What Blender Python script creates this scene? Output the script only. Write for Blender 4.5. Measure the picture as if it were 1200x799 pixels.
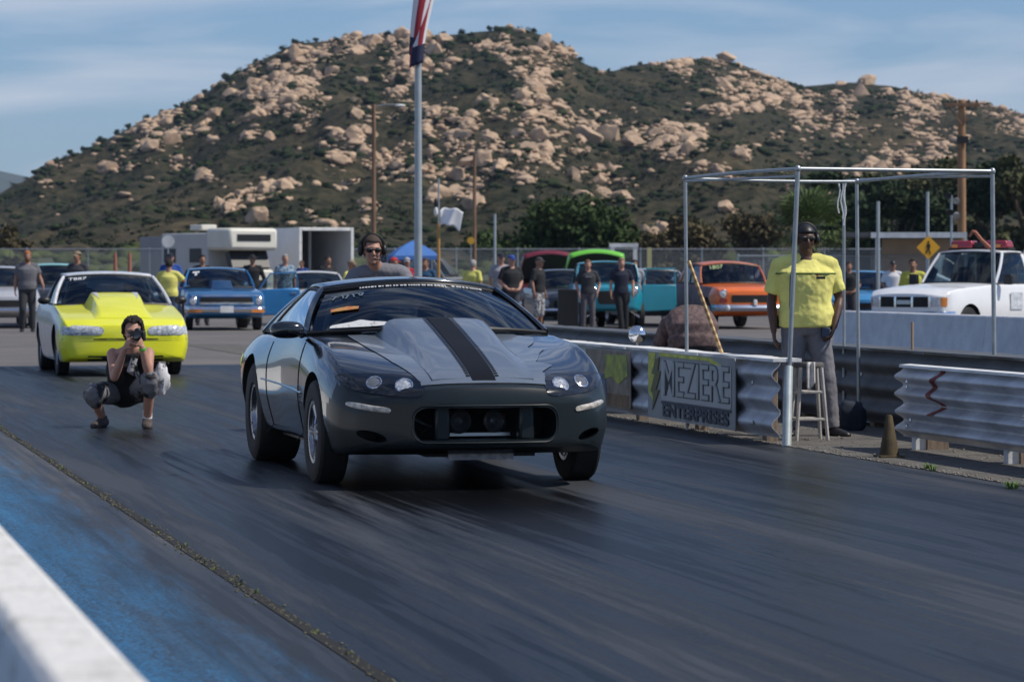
import bpy, bmesh, math, random
import numpy as np
from mathutils import Vector, Matrix, Euler, noise
from mathutils.bvhtree import BVHTree
R = math.radians
random.seed(7)
SC = bpy.context.scene
for _o in list(bpy.data.objects): bpy.data.objects.remove(_o)
COL = SC.collection

# ---------------------------------------------------------------- camera
# metres; camera stands at (0, 0, CH) and looks along +Y
F, HZ, CH = 3700.0, 322.0, 1.35          # focal length and horizon row of the 1200 px wide photograph
cam_d = bpy.data.cameras.new('camera'); cam = bpy.data.objects.new('camera', cam_d); COL.objects.link(cam)
cam.location = (0, 0, CH); cam.rotation_euler = (R(90), 0, 0)
cam_d.sensor_width = 36; cam_d.lens = 36 * F / 1200
cam_d.shift_y = -(399.5 - HZ) / 1200
cam_d.clip_start = 0.1; cam_d.clip_end = 30000
cam_d.dof.use_dof = True; cam_d.dof.focus_distance = 20.3; cam_d.dof.aperture_fstop = 6.5
SC.camera = cam
SC.render.resolution_x = 1024; SC.render.resolution_y = 681

# ---------------------------------------------------------------- light
SUN_EL = 50.0
SUN_AZ = 101.0          # degrees clockwise from +Y seen from above: right of and a little behind the camera
w = bpy.data.worlds.new('World'); SC.world = w; w.use_nodes = True
nt = w.node_tree; nt.nodes.clear()
def N(t, ty, **kw):
    n = t.nodes.new(ty)
    for k, v in kw.items(): setattr(n, k, v)
    return n
wo = N(nt, 'ShaderNodeOutputWorld'); bg = N(nt, 'ShaderNodeBackground'); sky = N(nt, 'ShaderNodeTexSky')
sky.sky_type = 'NISHITA'; sky.sun_disc = False; sky.sun_elevation = R(SUN_EL); sky.sun_rotation = R(SUN_AZ)
sky.air_density = 1.0; sky.dust_density = 0.3; sky.ozone_density = 2.0
tc = N(nt, 'ShaderNodeTexCoord'); mp = N(nt, 'ShaderNodeMapping'); mp.inputs['Scale'].default_value = (6, 6, 40)
mp.inputs['Rotation'].default_value = (0, R(8), 0); mp.inputs['Location'].default_value = (2.3, 0, .7)
nz = N(nt, 'ShaderNodeTexNoise'); nz.inputs['Scale'].default_value = 1.0; nz.inputs['Detail'].default_value = 7; nz.inputs['Roughness'].default_value = .5
nz.inputs['Distortion'].default_value = .5
cr = N(nt, 'ShaderNodeValToRGB'); cr.color_ramp.elements[0].position = .45; cr.color_ramp.elements[1].position = .68
cr.color_ramp.elements[0].color = (0, 0, 0, 1); cr.color_ramp.elements[1].color = (.75, .75, .75, 1)
mx = N(nt, 'ShaderNodeMix', data_type='RGBA')
tint = N(nt, 'ShaderNodeMix', data_type='RGBA', blend_type='MULTIPLY'); tint.inputs[0].default_value = 1
tint.inputs[7].default_value = (.74, .98, 1.36, 1)
nt.links.new(tc.outputs['Generated'], mp.inputs[0]); nt.links.new(mp.outputs[0], nz.inputs['Vector'])
sxyz = N(nt, 'ShaderNodeSeparateXYZ'); nt.links.new(tc.outputs['Generated'], sxyz.inputs[0])
veil = N(nt, 'ShaderNodeMapRange'); nt.links.new(sxyz.outputs[2], veil.inputs[0]); veil.inputs[1].default_value = 0; veil.inputs[2].default_value = .16; veil.inputs[3].default_value = .15; veil.inputs[4].default_value = .0
vadd = N(nt, 'ShaderNodeMath', operation='ADD', use_clamp=True); nt.links.new(cr.outputs[0], vadd.inputs[0]); nt.links.new(veil.outputs[0], vadd.inputs[1])
nt.links.new(nz.outputs[0], cr.inputs[0]); nt.links.new(vadd.outputs[0], mx.inputs[0])
nt.links.new(sky.outputs[0], tint.inputs[6]); nt.links.new(tint.outputs[2], mx.inputs[6]); mx.inputs[7].default_value = (8.6, 9.3, 10.6, 1)
nt.links.new(mx.outputs[2], bg.inputs[0]); nt.links.new(bg.outputs[0], wo.inputs[0])
bg.inputs[1].default_value = 0.088
sun_d = bpy.data.lights.new('sun', 'SUN'); sun = bpy.data.objects.new('sun', sun_d); COL.objects.link(sun)
sun_d.energy = 5.0; sun_d.angle = R(.5); sun_d.color = (1, .93, .82)
sdir = Vector((math.sin(R(SUN_AZ)) * math.cos(R(SUN_EL)), math.cos(R(SUN_AZ)) * math.cos(R(SUN_EL)), math.sin(R(SUN_EL))))
sun.rotation_euler = sdir.to_track_quat('Z', 'Y').to_euler(); sun.location = (30, -10, 40)
SC.view_settings.view_transform = 'Standard'; SC.view_settings.look = 'None'; SC.view_settings.gamma = 1
SC.view_settings.exposure = -0.28

# ---------------------------------------------------------------- helpers
def G(px, py, z=0.0):                     # photograph pixel -> point on the level ground
    d = F * (CH - z) / (py - HZ); return Vector(((px - 600) * d / F, d, z))
def P(px, py, d):                         # photograph pixel -> point at distance d
    return Vector(((px - 600) * d / F, d, CH - (py - HZ) * d / F))
TR = R(13.3)                              # the track runs away to the left at this angle
TU = Vector((-math.sin(TR), math.cos(TR), 0)); TN = Vector((math.cos(TR), math.sin(TR), 0))

MATS = {}
def mat(name, col, rough=.6, metal=0, var=0.0, vs=4.0, bump=0.0, bs=30.0, coat=0.0, stretch=None, col2=None, lo=.35, hi=.65, rvar=0, alpha=1, trans=0, spec=None, emit=None, flake=0):
    if name in MATS: return MATS[name]
    m = bpy.data.materials.new(name); m.use_nodes = True; t = m.node_tree; b = t.nodes['Principled BSDF']; MATS[name] = m
    b.inputs['Base Color'].default_value = (*col, 1); b.inputs['Roughness'].default_value = rough; b.inputs['Metallic'].default_value = metal
    b.inputs['Coat Weight'].default_value = coat; b.inputs['Coat Roughness'].default_value = .04
    if spec is not None: b.inputs['Specular IOR Level'].default_value = spec
    if alpha < 1: b.inputs['Alpha'].default_value = alpha
    if emit: b.inputs['Emission Color'].default_value = (*emit, 1); b.inputs['Emission Strength'].default_value = 1
    tc = N(t, 'ShaderNodeTexCoord'); vec = tc.outputs['Object']
    if stretch:
        mp = N(t, 'ShaderNodeMapping'); mp.inputs['Scale'].default_value = stretch; t.links.new(vec, mp.inputs[0]); vec = mp.outputs[0]
    if var or col2 or rvar:
        n = N(t, 'ShaderNodeTexNoise'); n.inputs['Scale'].default_value = vs; n.inputs['Detail'].default_value = 6; n.inputs['Roughness'].default_value = .62
        t.links.new(vec, n.inputs['Vector'])
        r = N(t, 'ShaderNodeMapRange'); r.inputs[1].default_value = lo; r.inputs[2].default_value = hi; t.links.new(n.outputs[0], r.inputs[0])
        c2 = col2 if col2 else tuple(c * (1 - var) for c in col); c1 = col if col2 else tuple(min(1, c * (1 + var)) for c in col)
        mxx = N(t, 'ShaderNodeMix', data_type='RGBA'); mxx.inputs[6].default_value = (*c2, 1); mxx.inputs[7].default_value = (*c1, 1)
        t.links.new(r.outputs[0], mxx.inputs[0]); t.links.new(mxx.outputs[2], b.inputs['Base Color'])
        if rvar:
            r2 = N(t, 'ShaderNodeMapRange'); r2.inputs[3].default_value = rough - rvar; r2.inputs[4].default_value = rough + rvar
            t.links.new(r.outputs[0], r2.inputs[0]); t.links.new(r2.outputs[0], b.inputs['Roughness'])
    if bump:
        n = N(t, 'ShaderNodeTexNoise'); n.inputs['Scale'].default_value = bs; n.inputs['Detail'].default_value = 5
        t.links.new(vec, n.inputs['Vector'])
        bp = N(t, 'ShaderNodeBump'); bp.inputs['Strength'].default_value = min(1, bump); bp.inputs['Distance'].default_value = .02 * bump
        t.links.new(n.outputs[0], bp.inputs['Height']); t.links.new(bp.outputs[0], b.inputs['Normal'])
    return m

def glass(name, tintc=(.25, .32, .33), refl=1.0, rough=.02, opaque=.25):
    if name in MATS: return MATS[name]
    m = bpy.data.materials.new(name); m.use_nodes = True; t = m.node_tree; t.nodes.clear(); MATS[name] = m
    o = N(t, 'ShaderNodeOutputMaterial'); tr = N(t, 'ShaderNodeBsdfTransparent'); tr.inputs[0].default_value = (*tintc, 1)
    gl = N(t, 'ShaderNodeBsdfGlossy'); gl.inputs['Roughness'].default_value = rough; gl.inputs[0].default_value = (.9, .93, .95, 1)
    fr = N(t, 'ShaderNodeFresnel'); fr.inputs[0].default_value = 1.6
    mu = N(t, 'ShaderNodeMath', operation='MULTIPLY'); mu.inputs[1].default_value = refl
    m1 = N(t, 'ShaderNodeMixShader'); t.links.new(fr.outputs[0], mu.inputs[0]); t.links.new(mu.outputs[0], m1.inputs[0])
    t.links.new(tr.outputs[0], m1.inputs[1]); t.links.new(gl.outputs[0], m1.inputs[2]); t.links.new(m1.outputs[0], o.inputs[0])
    return m

def linkobj(name, me, parent=None):
    o = bpy.data.objects.new(name, me); COL.objects.link(o)
    if parent: o.parent = parent
    return o
def tag(o, label=None, cat=None, group=None, kind=None):
    if label: o['label'] = label
    if cat: o['category'] = cat
    if group: o['group'] = group
    if kind: o['kind'] = kind
    return o
def empty(name, loc, rz=0, label=None, cat=None, group=None):
    o = bpy.data.objects.new(name, None); COL.objects.link(o); o.location = loc; o.rotation_euler = (0, 0, rz)
    o.empty_display_size = .2
    return tag(o, label, cat, group)
def copy_tree(o, parent=None):
    c = o.copy(); COL.objects.link(c); c.parent = parent
    for ch in list(o.children): copy_tree(ch, c)
    return c

class MB:                                  # mesh collector: many shapes -> ONE mesh object
    def __init__(s): s.v = []; s.f = []; s.m = []
    def add(s, vs, fs, mi=0, M=None):
        b = len(s.v)
        if M is not None: vs = [M @ Vector(v) for v in vs]
        s.v += [tuple(v) for v in vs]; s.f += [tuple(b + i for i in f) for f in fs]; s.m += [mi] * len(fs)
    def box(s, c, d, rot=None, mi=0, taper=1.0):
        hx, hy, hz = d[0] / 2, d[1] / 2, d[2] / 2
        vs = []
        for z, k in ((-hz, 1.0), (hz, taper)):
            for x, y in ((-1, -1), (1, -1), (1, 1), (-1, 1)): vs.append(Vector((x * hx * k, y * hy * k, z)))
        if rot is not None: vs = [rot @ v for v in vs]
        c = Vector(c); vs = [v + c for v in vs]
        s.add(vs, [(0, 3, 2, 1), (4, 5, 6, 7), (0, 1, 5, 4), (1, 2, 6, 5), (2, 3, 7, 6), (3, 0, 4, 7)], mi)
    def tube(s, pts, rad, n=10, mi=0, ref=None, cap=True, roundcap=False):
        pts = [Vector(p) for p in pts]
        if not isinstance(rad, list): rad = [rad] * len(pts)
        rad = [r if isinstance(r, (list, tuple)) else (r, r) for r in rad]
        if roundcap:
            d0 = (pts[0] - pts[1]).normalized(); d1 = (pts[-1] - pts[-2]).normalized(); r0 = rad[0]; r1 = rad[-1]
            a0 = min(r0); a1 = min(r1)
            pts = [pts[0] + d0 * a0 * .98, pts[0] + d0 * a0 * .7] + pts + [pts[-1] + d1 * a1 * .7, pts[-1] + d1 * a1 * .98]
            rad = [(r0[0] * .2, r0[1] * .2), (r0[0] * .72, r0[1] * .72)] + rad + [(r1[0] * .72, r1[1] * .72), (r1[0] * .2, r1[1] * .2)]
        L = len(pts); up = None; rings = []
        for i in range(L):
            t = (pts[min(i + 1, L - 1)] - pts[max(i - 1, 0)])
            if t.length < 1e-9: t = Vector((0, 0, 1))
            t.normalize()
            if ref is not None: a = Vector(ref); a = a - t * a.dot(t)
            elif up is None: a = Vector((1, 0, 0)) if abs(t.x) < .8 else Vector((0, 1, 0)); a = a - t * a.dot(t)
            else: a = up - t * up.dot(t)
            if a.length < 1e-6: a = Vector((0, 1, 0)) - t * t.y
            a.normalize(); up = a; b = t.cross(a)
            rings.append([pts[i] + a * (math.cos(q) * rad[i][0]) + b * (math.sin(q) * rad[i][1]) for q in [2 * math.pi * k / n for k in range(n)]])
        vs = [v for r in rings for v in r]; fs = []
        for i in range(L - 1):
            for k in range(n): fs.append((i * n + k, i * n + (k + 1) % n, (i + 1) * n + (k + 1) % n, (i + 1) * n + k))
        if cap: fs.append(tuple(range(n - 1, -1, -1))); fs.append(tuple((L - 1) * n + k for k in range(n)))
        s.add(vs, fs, mi)
    def rings(s, rings, mi=0, cap=True, closed=True):       # loft of given rings of equal length
        n = len(rings[0]); vs = [v for r in rings for v in r]; fs = []
        for i in range(len(rings) - 1):
            for k in range(n if closed else n - 1): fs.append((i * n + k, i * n + (k + 1) % n, (i + 1) * n + (k + 1) % n, (i + 1) * n + k))
        if cap and closed: fs.append(tuple(range(n - 1, -1, -1))); fs.append(tuple((len(rings) - 1) * n + k for k in range(n)))
        s.add(vs, fs, mi)
    def grid(s, fn, nu, nv, mi=0):
        vs = [fn(i / nu, j / nv) for j in range(nv + 1) for i in range(nu + 1)]
        fs = [(j * (nu + 1) + i, j * (nu + 1) + i + 1, (j + 1) * (nu + 1) + i + 1, (j + 1) * (nu + 1) + i) for j in range(nv) for i in range(nu)]
        s.add(vs, fs, mi)
    def lathe(s, prof, n=24, M=None, mi=0, closed=False):                # prof: (r, z); axis z
        vs = [(r * math.cos(2 * math.pi * k / n), r * math.sin(2 * math.pi * k / n), z) for r, z in prof for k in range(n)]
        fs = []
        for i in range(len(prof) - (0 if closed else 1)):
            j = (i + 1) % len(prof)
            for k in range(n): fs.append((i * n + k, i * n + (k + 1) % n, j * n + (k + 1) % n, j * n + k))
        s.add(vs, fs, mi, M)
    def ell(s, c, r, rot=None, nu=14, nv=10, mi=0, fn=None):
        vs = []; fs = []
        for j in range(nv + 1):
            th = math.pi * j / nv
            for i in range(nu):
                ph = 2 * math.pi * i / nu; v = Vector((math.sin(th) * math.cos(ph), math.sin(th) * math.sin(ph), math.cos(th)))
                if fn: v = fn(v)
                v = Vector((v.x * r[0], v.y * r[1], v.z * r[2]))
                if rot is not None: v = rot @ v
                vs.append(v + Vector(c))
        for j in range(nv):
            for i in range(nu): fs.append((j * nu + i, (j + 1) * nu + i, (j + 1) * nu + (i + 1) % nu, j * nu + (i + 1) % nu))
        s.add(vs, fs, mi)
    def prism(s, pts, depth, M=None, mi=0):      # outline in xz, thickness along y
        n = len(pts); vs = [(x, -depth / 2, z) for x, z in pts] + [(x, depth / 2, z) for x, z in pts]
        fs = [tuple(range(n)), tuple(range(2 * n - 1, n - 1, -1))] + [(i, i + n, (i + 1) % n + n, (i + 1) % n) for i in range(n)]
        s.add(vs, fs, mi, M)
    def mesh(s, name, mats, smooth=True, angle=40, weld=False):
        me = bpy.data.meshes.new(name); me.from_pydata(s.v, [], s.f)
        for m in (mats if isinstance(mats, (list, tuple)) else [mats]): me.materials.append(m)
        if len(set(s.m)) > 1: me.polygons.foreach_set('material_index', s.m)
        bm = bmesh.new(); bm.from_mesh(me)
        if weld: bmesh.ops.remove_doubles(bm, verts=bm.verts, dist=1e-4)
        bmesh.ops.recalc_face_normals(bm, faces=bm.faces); bm.to_mesh(me); bm.free()
        if smooth: me.shade_smooth(); me.set_sharp_from_angle(angle=R(angle))
        return me
    def build(s, name, mats, parent=None, smooth=True, angle=40, bevel=0, weld=False, loc=None, rz=0):
        o = linkobj(name, s.mesh(name, mats, smooth, angle, weld), parent)
        if bevel:
            b = o.modifiers.new('bevel', 'BEVEL'); b.width = bevel; b.segments = 2; b.limit_method = 'ANGLE'
        if loc is not None: o.location = loc; o.rotation_euler = (0, 0, rz)
        return o

def bake(o):                               # apply an object's modifiers
    dg = bpy.context.evaluated_depsgraph_get(); me = bpy.data.meshes.new_from_object(o.evaluated_get(dg))
    old = o.data; o.modifiers.clear(); o.data = me; bpy.data.meshes.remove(old)
    return o
def boolean_cut(o, cutters):
    for c in cutters:
        c.parent = o
        m = o.modifiers.new('cut', 'BOOLEAN'); m.operation = 'DIFFERENCE'; m.object = c; m.solver = 'EXACT'
    bpy.context.view_layer.update(); bake(o)
    for c in cutters: bpy.data.objects.remove(c)
    
    o.data.shade_smooth(); o.data.set_sharp_from_angle(angle=R(32))
def bvh_of(o):
    me = o.data; return BVHTree.FromPolygons([v.co[:] for v in me.vertices], [p.vertices[:] for p in me.polygons])
AX = {'y': Vector((0, 1, 0)), '-y': Vector((0, -1, 0)), 'x': Vector((1, 0, 0)), '-x': Vector((-1, 0, 0)), '-z': Vector((0, 0, -1))}
def conform(mb, bvh, outline, axis, off=.004, rings=5, mi=0, start=None, rnd=0, dome=0):
    # star-shaped outline projected on a body. axis: travel direction of the rays. outline coordinates are the two other axes
    d = AX[axis]; cu = sum(p[0] for p in outline) / len(outline); cv = sum(p[1] for p in outline) / len(outline)
    n = len(outline); vs = []; st = 5.0
    def pt(u, v):
        if axis in ('y', '-y'): return Vector((u, -d.y * st, v))
        if axis in ('x', '-x'): return Vector((-d.x * st, u, v))
        return Vector((u, v, st))
    last = None
    def hit(u, v, e=0):
        nonlocal last
        h = bvh.ray_cast(pt(u, v), d)
        if h[0] is None: return (last or pt(u, v)) 
        nrm = h[1] if h[1].dot(d) < 0 else -h[1]
        last = h[0] + nrm * (off + e); return last
    vs.append(hit(cu, cv, dome))
    for r in range(1, rings + 1):
        k = r / rings
        for (u, v) in outline: vs.append(hit(cu + (u - cu) * k, cv + (v - cv) * k, dome * (1 - k * k)))
    fs = [(0, 1 + i, 1 + (i + 1) % n) for i in range(n)]
    for r in range(rings - 1):
        a = 1 + r * n; b = a + n
        for i in range(n): fs.append((a + i, b + i, b + (i + 1) % n, a + (i + 1) % n))
    mb.add(vs, fs, mi); return vs[0]
def rrect(x0, x1, z0, z1, r=.3, n=6, sub=3):          # rounded rectangle outline, r as a share of the half height
    r = min(x1 - x0, z1 - z0) / 2 * r; pts = []
    for cx, cz, a in ((x1 - r, z1 - r, 0), (x0 + r, z1 - r, 90), (x0 + r, z0 + r, 180), (x1 - r, z0 + r, 270)):
        for k in range(n + 1): q = R(a + 90 * k / n); pts.append((cx + r * math.cos(q), cz + r * math.sin(q)))
    out = []
    for i, p in enumerate(pts):
        q = pts[(i + 1) % len(pts)]; out.append(p); L = math.hypot(q[0] - p[0], q[1] - p[1])
        if L > .06:
            k = max(1, int(L / .05)); out += [(p[0] + (q[0] - p[0]) * j / k, p[1] + (q[1] - p[1]) * j / k) for j in range(1, k)]
    return out
def text(name, s, size, M, mtl, parent=None, ext=.003, sx=1.0, bold=0.0, align='CENTER', shear=0, fitw=None):
    c = bpy.data.curves.new(name, 'FONT'); c.body = s; c.size = size; c.extrude = ext; c.align_x = align; c.align_y = 'CENTER'
    c.offset = bold; c.shear = shear; c.resolution_u = 3
    o = bpy.data.objects.new(name, c); COL.objects.link(o); bpy.context.view_layer.update()
    me = bpy.data.meshes.new_from_object(o.evaluated_get(bpy.context.evaluated_depsgraph_get())); bpy.data.objects.remove(o)
    me.materials.clear(); me.materials.append(mtl)
    if fitw: xs = [v.co.x for v in me.vertices]; sx = fitw / (max(xs) - min(xs))
    me.transform(Matrix.Diagonal((sx, 1, 1, 1)))
    me.transform(M); text.sx = sx
    return linkobj(name, me, parent)
def mfast(name, V, Fc, mtl, smooth=False):
    me = bpy.data.meshes.new(name); V = np.asarray(V, dtype=np.float32); Fc = np.asarray(Fc, dtype=np.int32); k = Fc.shape[1]
    me.vertices.add(len(V)); me.vertices.foreach_set('co', V.ravel()); me.loops.add(Fc.size); me.loops.foreach_set('vertex_index', Fc.ravel())
    me.polygons.add(len(Fc)); me.polygons.foreach_set('loop_start', np.arange(0, Fc.size, k, dtype=np.int32))
    me.update(calc_edges=True); me.validate()
    for m in (mtl if isinstance(mtl, (list, tuple)) else [mtl]): me.materials.append(m)
    if smooth: me.shade_smooth()
    return me
# ---------------------------------------------------------------- ground, track
def track_material(name, c1, c2, r1, r2, blue=False):
    m = bpy.data.materials.new(name); m.use_nodes = True; t = m.node_tree; b = t.nodes['Principled BSDF']; L = t.links.new
    tc = N(t, 'ShaderNodeTexCoord'); rot = N(t, 'ShaderNodeMapping'); rot.inputs['Rotation'].default_value = (0, 0, -TR); L(tc.outputs['Object'], rot.inputs[0])
    def nz(scale, sc, det=5, ro=.6, dist=0):
        mp = N(t, 'ShaderNodeMapping'); mp.inputs['Scale'].default_value = sc; L(rot.outputs[0], mp.inputs[0])
        n = N(t, 'ShaderNodeTexNoise'); n.inputs['Scale'].default_value = scale; n.inputs['Detail'].default_value = det; n.inputs['Roughness'].default_value = ro
        n.inputs['Distortion'].default_value = dist; L(mp.outputs[0], n.inputs['Vector']); return n.outputs[0]
    def rng(x, a, bb, c=0, d=1):
        r = N(t, 'ShaderNodeMapRange'); L(x, r.inputs[0])
        for i, q in enumerate((a, bb, c, d)): r.inputs[i + 1].default_value = q
        return r.outputs[0]
    def mix(f, a, bb):
        x = N(t, 'ShaderNodeMix', data_type='RGBA'); L(f, x.inputs[0])
        for i, q in ((6, a), (7, bb)):
            if isinstance(q, tuple): x.inputs[i].default_value = (*q, 1)
            else: L(q, x.inputs[i])
        return x.outputs[2]
    def mth(op, a, bb=None):
        x = N(t, 'ShaderNodeMath', operation=op)
        for i, q in enumerate((a, bb)):
            if q is None: continue
            if isinstance(q, (int, float)): x.inputs[i].default_value = q
            else: L(q, x.inputs[i])
        return x.outputs[0]
    streak = rng(nz(1, (2.4, .035, 1), 5, .6), .40, .62)
    fine = rng(nz(1, (16, .3, 1), 4, .6), .38, .66)
    blot = rng(nz(1, (1.1, .07, 1), 8, .66, .5), .42, .60)
    grit = nz(60, (1, 1, 1), 3, .7)
    k = mth('ADD', mth('MULTIPLY', streak, .38), mth('ADD', mth('MULTIPLY', fine, .26), mth('MULTIPLY', blot, .36)))
    k = rng(k, .30, .72)
    col = mix(k, c1, c2)
    L(rng(k, 0, 1, .05, .36), b.inputs['Specular IOR Level'])
    if blue:
        sx = N(t, 'ShaderNodeSeparateXYZ'); L(rot.outputs[0], sx.inputs[0])
        edge = rng(sx.outputs[0], BLUE0, BLUE1, 1.0, 0.0)          # worn away towards the groove
        wear = rng(nz(1, (4.5, .5, 1), 10, .78, .5), .3, .7, -.22, .22)
        f = mth('ADD', edge, wear); f = rng(f, .16, .58)
        col = mix(f, col, mix(fine, (.022, .12, .25), (.035, .165, .34)))
    col = mix(rng(grit, .38, .62), mix(blot, c1, col), col)
    L(col, b.inputs['Base Color'])
    L(rng(k, .15, .85, r1, r2), b.inputs['Roughness'])
    bp = N(t, 'ShaderNodeBump'); bp.inputs['Strength'].default_value = .35; bp.inputs['Distance'].default_value = .006
    h = mth('ADD', mth('MULTIPLY', grit, .5), mth('MULTIPLY', nz(1, (9, .25, 1), 5, .6), .6)); L(h, bp.inputs['Height']); L(bp.outputs[0], b.inputs['Normal'])
    return m
def strip(name, a0, a1, s0, s1, z, mtl, na=1, ns=1):            # rectangle in track coordinates: a across (from origin, along TN), s along
    v = [(TN * a + TU * s) + Vector((0, 0, z)) for a, s in ((a0, s0), (a1, s0), (a1, s1), (a0, s1))]
    mb = MB(); mb.add(v, [(0, 1, 2, 3)]); return mb.build(name, mtl, smooth=False)
def across(p): return p.dot(TN)
def along(p): return p.dot(TU)
seam_a = across(G(210, 640)); wall_a = across(Vector((-1.145, 7.06, 0)))
BLUE0, BLUE1 = wall_a + .35, seam_a - .0
mg = mat('dusty_lot', (.165, .145, .125), .9, var=.28, vs=.35, bump=.6, bs=25, col2=(.10, .09, .08))
gr = MB(); gr.add([(-9000, -60, 0), (9000, -60, 0), (9000, 9000, 0), (-9000, 9000, 0)], [(0, 1, 2, 3)])
tag(gr.build('ground', mg, smooth=False), kind='structure')
m_track = track_material('rubbered_asphalt', (.0035, .0038, .0045), (.040, .044, .051), .34, .60)
m_blue = track_material('blue_worn_asphalt', (.025, .028, .034), (.075, .080, .09), .42, .7, blue=True)
m_rub = track_material('black_rubber', (.008, .008, .009), (.022, .023, .025), .4, .6)
m_lot = mat('lot_asphalt', (.15, .135, .125), .85, var=.2, vs=.5, bump=.5, bs=40, col2=(.105, .098, .094))
mar = across(G(914, 524)) + .0                                   # left edge of the median
tag(strip('track', seam_a + .03, mar + .05, 1, 47, .006, m_track), kind='structure')
tag(strip('painted_shoulder', wall_a - 3, seam_a - .03, 1, 42, .006, m_blue), kind='structure')
tag(strip('far_lane', mar + 1.9, mar + 9, 1, 60, .006, m_rub), kind='structure')
tag(strip('staging_lanes', -40, 45, 47.02, 112, .004, m_lot), kind='structure')
# the median between the lanes
tag(strip('median', mar + .06, mar + 1.89, 1, 60, .010, mat('median_gravel', (.15, .14, .125), .95, var=.3, vs=5, bump=1, bs=60, col2=(.085, .08, .072))), kind='structure')
# groove with rubble
rng_ = random.Random(3)
mb = MB(); sv = strip('asphalt_joint', seam_a - .028, seam_a + .028, 1, 42, .009, mat('groove', (.008, .008, .007), .95)); tag(sv, kind='structure')
V = []; Fc = []
def chip(V, Fc, c, r, rg, flat=.6):
    b = len(V); q = [Vector((rg.uniform(.6, 1) * sx, rg.uniform(.6, 1) * sy, rg.uniform(.6, 1) * sz)) for sx, sy, sz in ((1, 0, 0), (0, 1, 0), (-1, 0, 0), (0, -1, 0), (0, 0, flat), (0, 0, -flat))]
    a = rg.random() * 6.28; rm = Matrix.Rotation(a, 3, 'Z')
    V.extend([tuple(Vector(c) + rm @ (p * r)) for p in q])
    for i in range(4): Fc.append((b + i, b + (i + 1) % 4, b + 4)); Fc.append((b + (i + 1) % 4, b + i, b + 5))
for i in range(1500):
    s = rng_.uniform(6, 42); a = seam_a + rng_.gauss(0, .022) + .010 * math.sin(s * 2.3); p = TN * a + TU * s
    chip(V, Fc, (p.x, p.y, .008), rng_.uniform(.004, .014), rng_)
o = linkobj('rubble', mfast('rubble', V, Fc, mat('rubble', (.10, .095, .06), .95, var=.5, vs=30))); tag(o, 'loose rubble and grit along the open joint of the asphalt', 'rubble', kind='stuff')
V = []; Fc = []
def tuft(V, Fc, c, n, h, rg):
    for i in range(n):
        a = rg.random() * 6.28; b = len(V); r = rg.uniform(0, .02); l = rg.uniform(.4, 1) * h; o_ = Vector((math.cos(a), math.sin(a), 0)); w_ = Vector((-o_.y, o_.x, 0)) * .003
        p0 = Vector(c) + o_ * r; p1 = p0 + o_ * l * .35 + Vector((0, 0, l * .7)); p2 = p0 + o_ * l * .8 + Vector((0, 0, l * .8))
        V.extend([tuple(p0 - w_), tuple(p0 + w_), tuple(p1 + w_), tuple(p1 - w_), tuple(p2 + w_ * .2), tuple(p2 - w_ * .2)])
        Fc.append((b, b + 1, b + 2, b + 3)); Fc.append((b + 3, b + 2, b + 4, b + 5))
for i in range(60):
    s = rng_.uniform(9, 41); p = TN * (seam_a + rng_.gauss(0, .012)) + TU * s; tuft(V, Fc, (p.x, p.y, .006), rng_.randint(2, 6), rng_.uniform(.015, .035), rng_)
o = linkobj('joint_weeds', mfast('weeds', V, Fc, mat('weed', (.09, .12, .025), .8))); tag(o, 'tiny green weeds in the open joint of the asphalt', 'weeds', kind='stuff')
V = []; Fc = []
for px, py in ((1093, 553), (1087, 551), (1182, 573), (1190, 573)):
    p = G(px, py); tuft(V, Fc, p, 26, .07, rng_)
o = linkobj('grass_tuft', mfast('tuft', V, Fc, mat('tuft_green', (.10, .20, .03), .7))); tag(o, 'bright green grass tufts at the edge of the gravel by the guardrail', 'grass', kind='stuff')
V = []; Fc = []
for i in range(3500):
    s = rng_.uniform(16, 46); a = mar + rng_.choice([abs(rng_.gauss(0, .05)) + .03, rng_.uniform(.05, 1.8)]); p = TN * a + TU * s
    chip(V, Fc, (p.x, p.y, .012), rng_.uniform(.005, .02), rng_)
o = linkobj('gravel', mfast('gravel', V, Fc, mat('gravel', (.2, .185, .16), .95, var=.35, vs=20))); tag(o, 'grey gravel scattered on the median between the lanes', 'gravel', kind='stuff')

# ---------------------------------------------------------------- hill
SIL = [(-420, 268), (-200, 262), (-60, 250), (0, 237), (40, 208), (75, 190), (110, 168), (160, 143), (200, 128), (240, 107), (265, 92), (300, 72), (345, 49), (380, 47), (410, 42), (450, 43), (480, 39), (530, 37), (560, 34), (598, 30), (615, 31), (640, 41), (665, 56), (682, 72), (700, 80), (715, 83), (740, 75), (790, 68), (835, 67), (870, 74), (900, 88), (940, 98), (1000, 95), (1040, 99), (1100, 111), (1150, 122), (1200, 132), (1300, 160), (1500, 190), (1800, 240)]
SX = np.array([s[0] for s in SIL], float); SY = np.array([s[1] for s in SIL], float)
def ridge(px):                                       # distance and height of the skyline in this direction
    d = 900 + 260 * np.exp(-((px - 950) / 260.0) ** 2) + 60 * np.sin(px / 170.0)
    py = np.interp(px, SX, SY); return d, CH + (HZ - py) * d / F
FOOT = 330.0
def fbm(x, y, o=5):
    return noise.fractal(Vector((x, y, 0)), .9, 2.0, o)
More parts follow.
